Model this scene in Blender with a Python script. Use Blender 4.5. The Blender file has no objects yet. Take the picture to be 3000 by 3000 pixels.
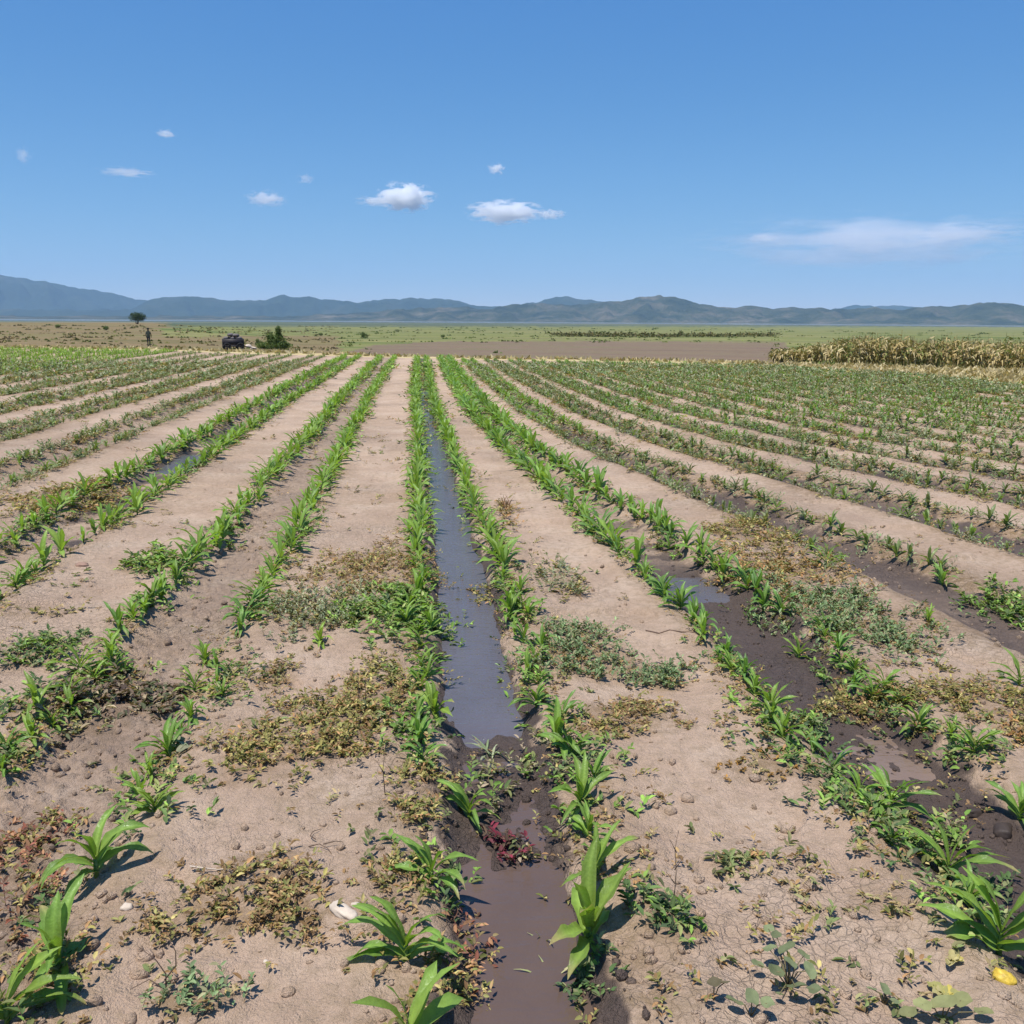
import bpy, math, random
import numpy as np
from mathutils import Matrix, Vector
random.seed(7); RNG = np.random.default_rng(11)
R = math.radians
sc = bpy.context.scene; col = sc.collection

# ---------------------------------------------------------------- camera
H = 1.70                      # eye height, metres
F = 0.90                      # focal length / picture width
PITCH = math.atan(0.1883 / F)
YAW = 5.7; ROLL = 0.36
cam_d = bpy.data.cameras.new('camera'); cam = bpy.data.objects.new('camera', cam_d); col.objects.link(cam)
cam_d.sensor_width = 36; cam_d.lens = 36 * F; cam_d.clip_start = .05; cam_d.clip_end = 60000
M = Matrix.Rotation(R(-YAW), 3, 'Z') @ Matrix.Rotation(math.pi / 2 - PITCH, 3, 'X') @ Matrix.Rotation(R(ROLL), 3, 'Z')
cam.matrix_world = Matrix.Translation((0, 0, H)) @ M.to_4x4()
sc.camera = cam
MR = np.array(M)              # columns: right, up, back

# ---------------------------------------------------------------- world and sun
SUN_EL, SUN_AZ = R(73), R(-125)        # sun over the left shoulder (azimuth from +Y towards +X)
w = bpy.data.worlds.new('World'); sc.world = w; w.use_nodes = True
nt = w.node_tree; nt.nodes.clear()
sky = nt.nodes.new('ShaderNodeTexSky'); sky.sky_type = 'NISHITA'; sky.sun_disc = False
sky.sun_elevation = SUN_EL; sky.sun_rotation = SUN_AZ; sky.altitude = 0
sky.air_density = .6; sky.dust_density = 0; sky.ozone_density = 10
bg = nt.nodes.new('ShaderNodeBackground'); bg.inputs[1].default_value = 0.098
ow = nt.nodes.new('ShaderNodeOutputWorld')
sp_ = nt.nodes.new('ShaderNodeSeparateColor'); cb_ = nt.nodes.new('ShaderNodeCombineColor'); nt.links.new(sky.outputs[0], sp_.inputs[0])
for i_, (g_, k_) in enumerate(((1.1, 1.22), (.66, .775), (.27, .715))):        # the phone's flatter tone curve for the sky
    m1 = nt.nodes.new('ShaderNodeMath'); m1.operation = 'MULTIPLY'; m1.inputs[1].default_value = .1; nt.links.new(sp_.outputs[i_], m1.inputs[0])
    m2 = nt.nodes.new('ShaderNodeMath'); m2.operation = 'POWER'; m2.inputs[1].default_value = g_; nt.links.new(m1.outputs[0], m2.inputs[0])
    m3 = nt.nodes.new('ShaderNodeMath'); m3.operation = 'MULTIPLY'; m3.inputs[1].default_value = k_ * 10; nt.links.new(m2.outputs[0], m3.inputs[0])
    nt.links.new(m3.outputs[0], cb_.inputs[i_])
nt.links.new(cb_.outputs[0], bg.inputs[0]); nt.links.new(bg.outputs[0], ow.inputs[0])
sd = bpy.data.lights.new('sun', 'SUN'); sd.energy = 5.0; sd.angle = R(.53); sd.color = (1, .95, .87)
so = bpy.data.objects.new('sun', sd); col.objects.link(so)
sdir = Vector((math.sin(SUN_AZ) * math.cos(SUN_EL), math.cos(SUN_AZ) * math.cos(SUN_EL), math.sin(SUN_EL)))
so.rotation_euler = sdir.to_track_quat('Z', 'Y').to_euler()
sc.view_settings.view_transform = 'Standard'; sc.view_settings.look = 'None'
sc.view_settings.exposure = 0.24; sc.view_settings.gamma = 1
sc.cycles.max_bounces = 12; sc.cycles.volume_bounces = 12; sc.cycles.transparent_max_bounces = 12

# ---------------------------------------------------------------- picture <-> world
def ray(px, py):
    v = np.array([(px - 1500) / 3000, (1500 - py) / 3000, -F]); d = MR @ v
    return d / np.linalg.norm(d)
def azm(px, py):
    d = ray(px, py); return math.atan2(d[0], d[1]), -d[2] / math.hypot(d[0], d[1])     # azimuth, downward slope
def project(P):
    P = np.atleast_2d(P).astype(float) - np.array([0, 0, H]); q = P @ MR
    z = np.maximum(-q[:, 2], 1e-3)
    return 1500 + 3000 * F * q[:, 0] / z, 1500 - 3000 * F * q[:, 1] / z, -q[:, 2]

# ---------------------------------------------------------------- noise
def _h(i, j, s):
    n = (i.astype(np.int64) * 374761393 + j.astype(np.int64) * 668265263 + s * 974711) & 0xffffffff
    n = ((n ^ (n >> 13)) * 1274126177) & 0xffffffff
    return ((n ^ (n >> 16)) & 0xffffff) / float(0xffffff)
def vn(x, y, s=0):
    x = np.asarray(x, float); y = np.asarray(y, float)
    i = np.floor(x); j = np.floor(y); fx = x - i; fy = y - j
    fx = fx * fx * fx * (fx * (fx * 6 - 15) + 10); fy = fy * fy * fy * (fy * (fy * 6 - 15) + 10)
    i = i.astype(np.int64); j = j.astype(np.int64)
    a = _h(i, j, s); b = _h(i + 1, j, s); c = _h(i, j + 1, s); d = _h(i + 1, j + 1, s)
    return (a + (b - a) * fx) * (1 - fy) + (c + (d - c) * fx) * fy
def fbm(x, y, s=0, o=4, g=.5):
    t = 0; a = 1; n = 0
    for k in range(o):
        t = t + a * vn(x * 2 ** k + 17.3 * k, y * 2 ** k - 9.1 * k, s + k); n += a; a *= g
    return t / n                                       # 0..1
def ss(a, b, x):
    t = np.clip((x - a) / (b - a), 0, 1); return t * t * (3 - 2 * t)

# ---------------------------------------------------------------- field layout
CP = math.cos(PITCH)
PER, C0, HALF = .91, .155, .172
def bend(y):      # rows to the right of the channel close up with distance
    return np.interp(y, [0, 5, 8.4, 10.3, 12.5, 17, 30, 60], [1, 1, .87, .78, .69, .62, .6, .58])
def shift(y): return -.045 * ss(11, 21, y)
def s_to_x(s, y):
    s = np.asarray(s, float); b = np.where(s > 0, bend(y), 1.0)
    return H / CP * (s * b + shift(y))
def x_to_s(x, y):
    q = np.asarray(x, float) * CP / H - shift(y)
    return np.where(q > 0, q / bend(y), q)

ENDP = [(0, 1022), (500, 1028), (700, 1036), (1000, 1044), (1300, 1052), (1500, 1056), (2000, 1066), (2300, 1078), (2600, 1095), (3000, 1128)]
VERP = [(0, 1012), (700, 1029), (1000, 1037), (1300, 1046), (1500, 1050), (2000, 1057), (2290, 1066), (3000, 1085)]
_e = np.array([azm(*p) for p in ENDP])
def dend(az): return H / np.interp(az, _e[:, 0], _e[:, 1])
AZL, AZR = azm(420, 950)[0], azm(950, 950)[0]

PATCHES = []       # filled below: (x, y, rx, ry, kind)
def far_z(d, az):
    de = dend(az); t = d - de
    left = 1 - ss(AZL, AZR, az)
    zl = np.interp(t, [0, 42, 240, 300, 420, 1000, 1700], [0, -1.0, -.25, -.4, -4.2, -6.3, -8.2])
    zc = np.interp(t, [0, 10, 45, 170, 400, 1000, 1700], [0, -.16, -1.05, -2.5, -4.2, -6.3, -8.2])
    return np.where(t > 0, zl * left + zc * (1 - left), 0)
def furrow(x, y):
    s = x_to_s(x, y); k = np.round((s - C0) / PER); u = (s - C0) - k * PER
    m = .035 * (vn(x * 1.1 + 3 * k, y * 1.1, 5) - .5) + .02 * (vn(x * 4, y * 4, 6) - .5)
    return s, k, u + m
def depth_k(k, y):
    d = np.full(np.shape(k), .055)
    d = np.where(k == 0, .105 - .042 * ss(2.55, 2.75, y) * (1 - ss(3.55, 3.9, y)) - .02 * (1 - ss(2.3, 2.7, y)), d)
    d = np.where(k == 1, .082, d); d = np.where(k == -1, .06, d); d = np.where(np.abs(k) == 2, .07, d)
    return d
def soil_z(x, y):
    x = np.asarray(x, float); y = np.asarray(y, float)
    d = np.hypot(x, y); az = np.arctan2(x, y)
    s, k, u = furrow(x, y); a = np.abs(u)
    D = depth_k(k, y + .35 * (vn(x * 9, y * 5, 15) - .5) + .25 * (vn(x * 22, y * 14, 16) - .5) + 3.0 * u * u)
    nar = np.where(k == 0, .72 + .04 * ss(2.7, 4.0, y) + .16 * ss(8, 13, y), 1.0)
    prof = -D * (1 - ss(.085 * nar, .20 * nar, a))
    prof = prof + .018 * np.exp(-((a - .25) / .05) ** 2)                        # shoulder of the bed
    fade = 1 - ss(-4, 0, d - dend(az))
    fade = fade * ss(-1, 1, y)
    rough = .022 * (fbm(x * 1.7, y * 1.7, 1, 3) - .5) * 2
    near = 1 - ss(6, 16, d)
    crumb = (fbm(x * 14, y * 14, 2, 4, .6) - .5)
    lump = np.maximum(fbm(x * 26, y * 26, 8, 2) - .52, 0)
    inf = (1 - ss(.12, .24, a))
    dry_f = np.where((k == -1) | (k == 1), 1.0, .35)
    z = fade * prof + rough + near * (crumb * .016 + lump * inf * dry_f * np.where(k == -1, .07, .03))
    # low scarps where runoff cut across the beds
    rn = fbm(x * .9 + 40, y * 1.6, 21, 3)
    z = z - near * .022 * (ss(.50, .53, rn) - .5) * (1 - inf)
    for (cx, cy, rx, ry, kind) in PATCHES:
        q = ((x - cx) / rx) ** 2 + ((y - cy) / ry) ** 2
        z = z + .016 * np.exp(-q * 1.2) * near
    return z
def ground_z(x, y):
    d = np.hypot(x, y); az = np.arctan2(x, y)
    zs = soil_z(x, y)
    t = d - dend(az)
    zf = far_z(d, az) + .05 * (fbm(x * .25, y * .25, 31, 3) - .5) * ss(0, 10, t)
    return np.where(t < 0, zs, zs * (1 - ss(0, 3, t)) * .6 + zf)
def at(px, py):
    r = ray(px, py); z = 0.0
    for _ in range(4):
        t = (z - H) / r[2]; x, y = r[0] * t, r[1] * t
        z = float(ground_z(np.array([x]), np.array([y]))[0])
    return x, y, z
def mpp(px, py):            # metres per photo pixel at that ground point
    x, y, z = at(px, py); return project([[x, y, z]])[2][0] / (3000 * F)

# patch list: photo centre, radii in photo pixels, kind, label
PL = [
 (870,2185,240,105,'olive','wide mat of yellowish brown creeping weed on the bare bed left of the channel'),
 (760,2600,190,100,'brown','thin brown weed mat on the cracked bed, beside the big broad maize plant'),
 (620,2690,190,80,'brown','reddish brown dried weed mat just above the small white stone'),
 (900,2680,120,90,'brown','dark brown dry weed mat touching the long white stone'),
 (1150,1800,150,62,'green','bright green weed clump against the water edge where the channel bends'),
 (930,1800,170,62,'grey','grey green low weed patch between dry furrow and water channel'),
 (1110,2020,100,80,'olive','olive upright weeds on the bank beside a lone yellow green maize plant'),
 (1080,1670,190,60,'brown','brown creeping weed strip above the grey green patch by the channel'),
 (1720,1930,170,75,'bluegreen','bluish green soft weed patch on the bed right of the channel'),
 (1930,1990,100,45,'bluegreen','small bluish green weed patch trailing off the larger soft patch'),
 (1640,1710,62,48,'grey','grey green spiky weed tuft on the channel bank'),
 (1850,2110,160,55,'brown','brown speckled weed mat below the bluish green patch'),
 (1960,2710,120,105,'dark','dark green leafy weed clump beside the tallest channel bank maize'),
 (2110,2550,90,38,'sparse','sparse small weed seedlings on open dry bed'),
 (2250,2245,160,52,'moss','rust coloured mossy crust at the edge of the muddy furrow'),
 (2490,1810,190,90,'bluegreen','broad grey green weed patch spreading into the muddy furrow'),
 (2280,1680,170,60,'rust','orange brown dried weed strip behind the muddy furrow'),
 (2880,2060,190,90,'olive','olive brown weed mat on the dry bed beyond the muddy furrow'),
 (2930,1800,100,75,'green','green weed clump at the picture edge, beyond the muddy furrow'),
 (60,2500,120,130,'red','reddish brown dried weed mat beside the wide spreading maize plant'),
 (60,2680,80,110,'red','dark red dried weeds beside the broad leaved maize plant'),
 (330,2070,170,115,'litter','dark brown heap of dead weed leaves in the dry furrow'),
 (110,1915,105,45,'dark','dark green weed clump along the dry furrow edge'),
 (15,2260,55,60,'dark','very dark green weed clump cut by the picture edge'),
 (450,1655,72,32,'green','small lone green weed clump on the bare bed'),
 (90,1800,120,28,'tan','low tan dried weed strip on the bare bed'),
 (560,2945,130,48,'bluegreen','grey green weed clump with a bare twig rising behind it'),
 (1840,2945,220,62,'olive','yellow olive weed carpet along the bottom edge beside the muddy water'),
 (1230,2340,75,140,'olive','yellow green upright weeds lining the channel bank at the mud bar'),
 (1190,2560,80,70,'olive','olive weed clump between the channel mud and the cracked bed'),
 (2580,2420,115,50,'dark','green leafy weeds below a blue green maize plant at the mud edge'),
 (2640,2640,190,70,'tan','faint tan dried weed film on the pale bed'),
 (1600,2255,120,75,'mudweed','speckled weeds on dark mud at the end of the open water'),
 (1440,2330,80,70,'mudweed','small weeds and dead leaves on the mud bar closing the channel'),
 (1500,2480,55,34,'crimson','crimson red weed growing on the mud bar'),
 (1390,2790,55,75,'red','dark red waterside weed at the muddy pool edge'),
 (100,2880,110,70,'olive','pale olive weeds around the bottom corner maize plant'),
 (800,1985,60,38,'brown','small brown weed tuft alone on the bed'),
 (1480,1490,26,38,'rust','small rust brown tuft standing on the bed beside the channel'),
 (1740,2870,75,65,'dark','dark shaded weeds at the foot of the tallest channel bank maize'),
 (1400,1770,55,24,'olive','olive weeds crossing the channel at its narrow point'),
 (2500,2080,110,45,'olive','olive weed clump around the maize on the muddy furrow far side'),
 (2780,2480,60,60,'mudweed','sparse weeds on wet mud behind the big maize plant'),
 (1330,2900,110,60,'olive','brownish weeds hanging over the muddy pool near the bottom edge'),
 (2960,2150,70,60,'rust','rust brown weeds on the dry bed at the picture edge'),
 (2360,2150,60,35,'dark','dark leafy weeds beside the row edging the muddy furrow'),
 (2200,1560,120,35,'olive','thin olive weed strip along the second furrow'),
 (200,1450,160,40,'olive','olive weed strip along the far dry furrow'),
 (50,2080,45,35,'dark','dark green weeds around the pale maize by the dry furrow'),
]
_t = []
for (px, py, rx, ry, kind, lab) in PL:
    x, y, z = at(px, py); m = mpp(px, py); y1 = at(px, py - ry)[1]; y0 = at(px, min(py + ry, 3200))[1]
    _t.append((x, y, rx * m, max((y1 - y0) / 2, .03), kind))
PATCHES = _t

# ---------------------------------------------------------------- materials
def newmat(name):
    m = bpy.data.materials.new(name); m.use_nodes = True; return m, m.node_tree.nodes, m.node_tree.links
def leafmat(name, trans=.35, rough=.5, attr='col', spec=.35):
    m, N, L = newmat(name); b = N['Principled BSDF']; out = N['Material Output']
    a = N.new('ShaderNodeAttribute'); a.attribute_name = attr
    no = N.new('ShaderNodeTexNoise'); no.inputs['Scale'].default_value = 60; no.inputs['Detail'].default_value = 2
    tc = N.new('ShaderNodeTexCoord'); L.new(tc.outputs['Object'], no.inputs['Vector'])
    mp = N.new('ShaderNodeMapRange'); mp.inputs[3].default_value = .75; mp.inputs[4].default_value = 1.25; L.new(no.outputs[0], mp.inputs[0])
    mu = N.new('ShaderNodeVectorMath'); mu.operation = 'SCALE'; L.new(a.outputs['Color'], mu.inputs[0]); L.new(mp.outputs[0], mu.inputs['Scale'])
    L.new(mu.outputs[0], b.inputs['Base Color']); b.inputs['Roughness'].default_value = rough; b.inputs['Specular IOR Level'].default_value = spec
    t = N.new('ShaderNodeBsdfTranslucent')
    mt = N.new('ShaderNodeVectorMath'); mt.operation = 'MULTIPLY'; mt.inputs[1].default_value = (1.15, 1.25, .45); L.new(mu.outputs[0], mt.inputs[0])
    L.new(mt.outputs[0], t.inputs[0])
    mx = N.new('ShaderNodeMixShader'); mx.inputs[0].default_value = trans
    L.new(b.outputs[0], mx.inputs[1]); L.new(t.outputs[0], mx.inputs[2]); L.new(mx.outputs[0], out.inputs[0])
    return m
M_LEAF = leafmat('maize_leaf', .38, .45, spec=.4)
def _leaf_dust():
    N = M_LEAF.node_tree.nodes; L = M_LEAF.node_tree.links; b = N['Principled BSDF']; tc = N.new('ShaderNodeTexCoord')
    a = N.new('ShaderNodeTexNoise'); a.inputs['Scale'].default_value = 140; a.inputs['Detail'].default_value = 3; L.new(tc.outputs['Object'], a.inputs['Vector'])
    bp = N.new('ShaderNodeBump'); bp.inputs['Strength'].default_value = .5; bp.inputs['Distance'].default_value = .003; L.new(a.outputs[0], bp.inputs['Height']); L.new(bp.outputs[0], b.inputs['Normal'])
    mr = N.new('ShaderNodeMapRange'); mr.inputs[1].default_value = .35; mr.inputs[2].default_value = .7; mr.inputs[3].default_value = .3; mr.inputs[4].default_value = .75; L.new(a.outputs[0], mr.inputs[0]); L.new(mr.outputs[0], b.inputs['Roughness'])
_leaf_dust()
M_WEED = leafmat('weed_leaf', .2, .7, spec=.2)
M_DRY = leafmat('dry_leaf', .15, .8, spec=.15)

def ramp(N, stops):
    r = N.new('ShaderNodeValToRGB'); e = r.color_ramp.elements
    while len(e) < len(stops): e.new(.5)
    for i, (p, c) in enumerate(stops): e[i].position = p; e[i].color = (*c, 1)
    return r
def noise(N, L, tc, scale, det=4, rough=.55, stretch=None, dist=0):
    n = N.new('ShaderNodeTexNoise'); n.inputs['Scale'].default_value = scale; n.inputs['Detail'].default_value = det
    n.inputs['Roughness'].default_value = rough; n.inputs['Distortion'].default_value = dist
    if stretch:
        mp = N.new('ShaderNodeMapping'); mp.inputs['Scale'].default_value = stretch; L.new(tc, mp.inputs[0]); L.new(mp.outputs[0], n.inputs['Vector'])
    else: L.new(tc, n.inputs['Vector'])
    return n
def mixc(N, L, fac, a, b, mode='MIX'):
    m = N.new('ShaderNodeMix'); m.data_type = 'RGBA'; m.blend_type = mode; m.clamp_factor = True
    for s, v in ((0, fac), (6, a), (7, b)):
        if isinstance(v, (int, float)): m.inputs[s].default_value = v
        elif isinstance(v, tuple): m.inputs[s].default_value = (*v, 1)
        else: L.new(v, m.inputs[s])
    return m.outputs[2]
def math_(N, L, op, a, b=None, c=None, clamp=False):
    m = N.new('ShaderNodeMath'); m.operation = op; m.use_clamp = clamp
    for i, v in enumerate((a, b, c)):
        if v is None: continue
        if isinstance(v, (int, float)): m.inputs[i].default_value = v
        else: L.new(v, m.inputs[i])
    return m.outputs[0]

def soil_material():
    m, N, L = newmat('soil'); b = N['Principled BSDF']
    tc = N.new('ShaderNodeTexCoord').outputs['Object']
    at_ = N.new('ShaderNodeAttribute'); at_.attribute_name = 'soil'; sep = N.new('ShaderNodeSeparateColor'); L.new(at_.outputs['Color'], sep.inputs[0])
    n1 = noise(N, L, tc, 2.2, 5); n2 = noise(N, L, tc, 22, 5, .65); n3 = noise(N, L, tc, 190, 3, .7); n4 = noise(N, L, tc, .5, 3)
    dry = ramp(N, [(.3, (.42, .292, .205)), (.5, (.50, .358, .256)), (.7, (.555, .42, .31))]); L.new(n1.outputs[0], dry.inputs[0])
    d2 = mixc(N, L, math_(N, L, 'MULTIPLY_ADD', n2.outputs[0], 3.4, -1.5, True), dry.outputs[0], (.36, .26, .175))
    d3 = mixc(N, L, math_(N, L, 'MULTIPLY_ADD', n3.outputs[0], 3.2, -1.7, True), d2, (.64, .50, .385))
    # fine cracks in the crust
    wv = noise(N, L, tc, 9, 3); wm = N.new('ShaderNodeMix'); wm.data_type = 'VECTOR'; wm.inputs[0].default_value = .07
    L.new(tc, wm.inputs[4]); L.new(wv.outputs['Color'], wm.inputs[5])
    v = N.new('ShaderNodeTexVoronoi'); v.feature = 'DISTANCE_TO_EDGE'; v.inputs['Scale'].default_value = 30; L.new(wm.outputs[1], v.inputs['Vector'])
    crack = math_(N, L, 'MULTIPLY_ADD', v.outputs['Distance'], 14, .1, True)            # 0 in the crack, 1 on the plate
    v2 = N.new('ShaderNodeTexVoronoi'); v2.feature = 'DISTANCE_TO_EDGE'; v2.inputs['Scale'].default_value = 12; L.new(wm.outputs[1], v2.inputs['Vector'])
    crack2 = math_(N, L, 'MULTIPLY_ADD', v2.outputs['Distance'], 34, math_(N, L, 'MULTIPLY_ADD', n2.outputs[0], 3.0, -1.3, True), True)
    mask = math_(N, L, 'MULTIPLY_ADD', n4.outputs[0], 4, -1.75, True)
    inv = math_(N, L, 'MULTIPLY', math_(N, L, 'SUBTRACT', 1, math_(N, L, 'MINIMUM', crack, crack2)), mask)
    org = mixc(N, L, n2.outputs[0], (.15, .085, .04), (.30, .21, .11))
    gfac = math_(N, L, 'MULTIPLY', sep.outputs[1], math_(N, L, 'MULTIPLY_ADD', n2.outputs[0], 2.4, -.5, True), None, True)
    c1 = mixc(N, L, gfac, d3, org)
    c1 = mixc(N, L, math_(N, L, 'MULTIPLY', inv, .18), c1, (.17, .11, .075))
    wet = mixc(N, L, n2.outputs[0], (.060, .043, .036), (.135, .096, .078))
    wf = math_(N, L, 'MULTIPLY_ADD', math_(N, L, 'SUBTRACT', n2.outputs[0], .5), .35, sep.outputs[0], True)
    wfs = N.new('ShaderNodeMapRange'); wfs.interpolation_type = 'SMOOTHSTEP'; L.new(wf, wfs.inputs[0]); wfs.inputs[1].default_value = .08; wfs.inputs[2].default_value = .85
    c2 = mixc(N, L, wfs.outputs[0], c1, wet)
    L.new(c2, b.inputs['Base Color'])
    rg = math_(N, L, 'MULTIPLY_ADD', wfs.outputs[0], -.38, .93, True); L.new(rg, b.inputs['Roughness'])
    b.inputs['Specular IOR Level'].default_value = .3
    n5 = noise(N, L, tc, 65, 4, .65)
    hh = math_(N, L, 'MULTIPLY_ADD', n3.outputs[0], .3, math_(N, L, 'MULTIPLY', n2.outputs[0], .7)); hh = math_(N, L, 'MULTIPLY_ADD', n5.outputs[0], .6, hh)
    hh = math_(N, L, 'MULTIPLY_ADD', inv, -.38, hh)
    bp = N.new('ShaderNodeBump'); bp.inputs['Strength'].default_value = 1; bp.inputs['Distance'].default_value = .028
    L.new(hh, bp.inputs['Height']); L.new(bp.outputs[0], b.inputs['Normal'])
    return m
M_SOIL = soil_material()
def land(name, stops, scale, stretch=(1, 1, 1), fine=1.2, var=.35, bump=.25, dark=(.07, .06, .03)):
    m, N, L = newmat(name); b = N['Principled BSDF']; tc = N.new('ShaderNodeTexCoord').outputs['Object']
    a = noise(N, L, tc, scale, 5, .6, stretch); r = ramp(N, stops); L.new(a.outputs[0], r.inputs[0])
    f = noise(N, L, tc, fine, 4, .7)
    c = mixc(N, L, math_(N, L, 'MULTIPLY', math_(N, L, 'MULTIPLY_ADD', f.outputs[0], 3, -1.2, True), var), r.outputs[0], dark)
    L.new(c, b.inputs['Base Color']); b.inputs['Roughness'].default_value = 1; b.inputs['Specular IOR Level'].default_value = .1
    bp = N.new('ShaderNodeBump'); bp.inputs['Strength'].default_value = .6; bp.inputs['Distance'].default_value = bump
    L.new(f.outputs[0], bp.inputs['Height']); L.new(bp.outputs[0], b.inputs['Normal'])
    return m
M_VERGE = land('dry_verge', [(.35, (.36, .27, .14)), (.55, (.52, .42, .22)), (.7, (.55, .46, .28))], .8, fine=6, bump=.05, dark=(.25, .18, .08))
M_PLOUGH = land('ploughed', [(.3, (.135, .10, .07)), (.5, (.20, .145, .10)), (.62, (.17, .15, .08)), (.75, (.25, .19, .125))], .09, (.4, 2.2, 1), fine=1.2, var=.5, dark=(.11, .07, .055))
M_MEADOW = land('meadow', [(.36, (.10, .125, .04)), (.46, (.17, .185, .06)), (.54, (.23, .215, .085)), (.62, (.15, .14, .065)), (.7, (.19, .22, .06))], .03, (.22, 1.5, 1), fine=.25, var=.55, dark=(.09, .11, .03))
M_FALLOW = land('fallow', [(.3, (.13, .12, .05)), (.48, (.215, .155, .085)), (.6, (.165, .15, .06)), (.72, (.26, .175, .115))], .035, (.35, 1.5, 1), fine=.8, var=.5, dark=(.13, .10, .045))
M_PLAIN = land('plain', [(.3, (.05, .07, .04)), (.52, (.095, .115, .065)), (.68, (.17, .165, .10))], .0025, (.3, 1.5, 1), fine=.02, bump=2, dark=(.05, .06, .03))

def mat_simple(name, c, rough=.8, spec=.3, metal=0, var=.25, scale=20):
    m, N, L = newmat(name); b = N['Principled BSDF']; tc = N.new('ShaderNodeTexCoord').outputs['Object']
    a = noise(N, L, tc, scale, 4); d = tuple(v * (1 - var) for v in c); u = tuple(min(1, v * (1 + var)) for v in c)
    L.new(mixc(N, L, math_(N, L, 'MULTIPLY_ADD', a.outputs[0], 2.4, -.7, True), d, u), b.inputs['Base Color'])
    b.inputs['Roughness'].default_value = rough; b.inputs['Specular IOR Level'].default_value = spec; b.inputs['Metallic'].default_value = metal
    bp = N.new('ShaderNodeBump'); bp.inputs['Strength'].default_value = .4; bp.inputs['Distance'].default_value = .01
    L.new(a.outputs[0], bp.inputs['Height']); L.new(bp.outputs[0], b.inputs['Normal'])
    return m
def water_material(name, deep, rip=24):
    m, N, L = newmat(name); b = N['Principled BSDF']; tc = N.new('ShaderNodeTexCoord').outputs['Object']
    a = noise(N, L, tc, 3, 3)
    L.new(mixc(N, L, a.outputs[0], deep, tuple(v * 1.5 for v in deep)), b.inputs['Base Color'])
    b.inputs['Roughness'].default_value = .06; b.inputs['IOR'].default_value = 1.33; b.inputs['Specular IOR Level'].default_value = .62
    r1 = noise(N, L, tc, rip, 3, .5, (.45, 1.5, 1)); r2 = noise(N, L, tc, rip * 4, 2)
    h = math_(N, L, 'MULTIPLY_ADD', r2.outputs[0], .3, r1.outputs[0])
    bp = N.new('ShaderNodeBump'); bp.inputs['Strength'].default_value = .7; bp.inputs['Distance'].default_value = .014
    L.new(h, bp.inputs['Height']); L.new(bp.outputs[0], b.inputs['Normal'])
    return m

# ---------------------------------------------------------------- mesh helpers
def mk(name, V, Fc, mat, parent=None, cols=None, smooth=True, attr='col', mesh_only=False):
    """V (n,3); Fc list/array of faces of one size, or list of such arrays"""
    V = np.asarray(V, np.float32)
    if isinstance(Fc, np.ndarray): Fc = [Fc]
    me = bpy.data.meshes.new(name)
    nl = sum(f.size for f in Fc); nf = sum(len(f) for f in Fc)
    me.vertices.add(len(V)); me.vertices.foreach_set('co', V.ravel())
    me.loops.add(nl); me.loops.foreach_set('vertex_index', np.concatenate([f.ravel() for f in Fc]).astype(np.int32))
    me.polygons.add(nf); cnt = np.concatenate([np.full(len(f), f.shape[1]) for f in Fc])
    me.polygons.foreach_set('loop_start', np.concatenate([[0], np.cumsum(cnt)[:-1]]).astype(np.int32))
    me.update(calc_edges=True)
    if smooth: me.polygons.foreach_set('use_smooth', np.ones(nf, bool))
    if cols is not None:
        c = np.ones((len(V), 4), np.float32); c[:, :3] = cols
        ca = me.color_attributes.new(attr, 'FLOAT_COLOR', 'POINT'); ca.data.foreach_set('color', c.ravel())
    me.materials.append(mat)
    if mesh_only: return me
    o = bpy.data.objects.new(name, me); col.objects.link(o); o.parent = parent
    return o
def tag(o, label=None, cat=None, group=None, kind=None):
    if label: o['label'] = label
    if cat: o['category'] = cat
    if group: o['group'] = group
    if kind: o['kind'] = kind
    return o
def empty(name, loc, rz=0):
    o = bpy.data.objects.new(name, None); o.empty_display_size = .1; col.objects.link(o); o.location = loc; o.rotation_euler = (0, 0, rz); return o
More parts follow.
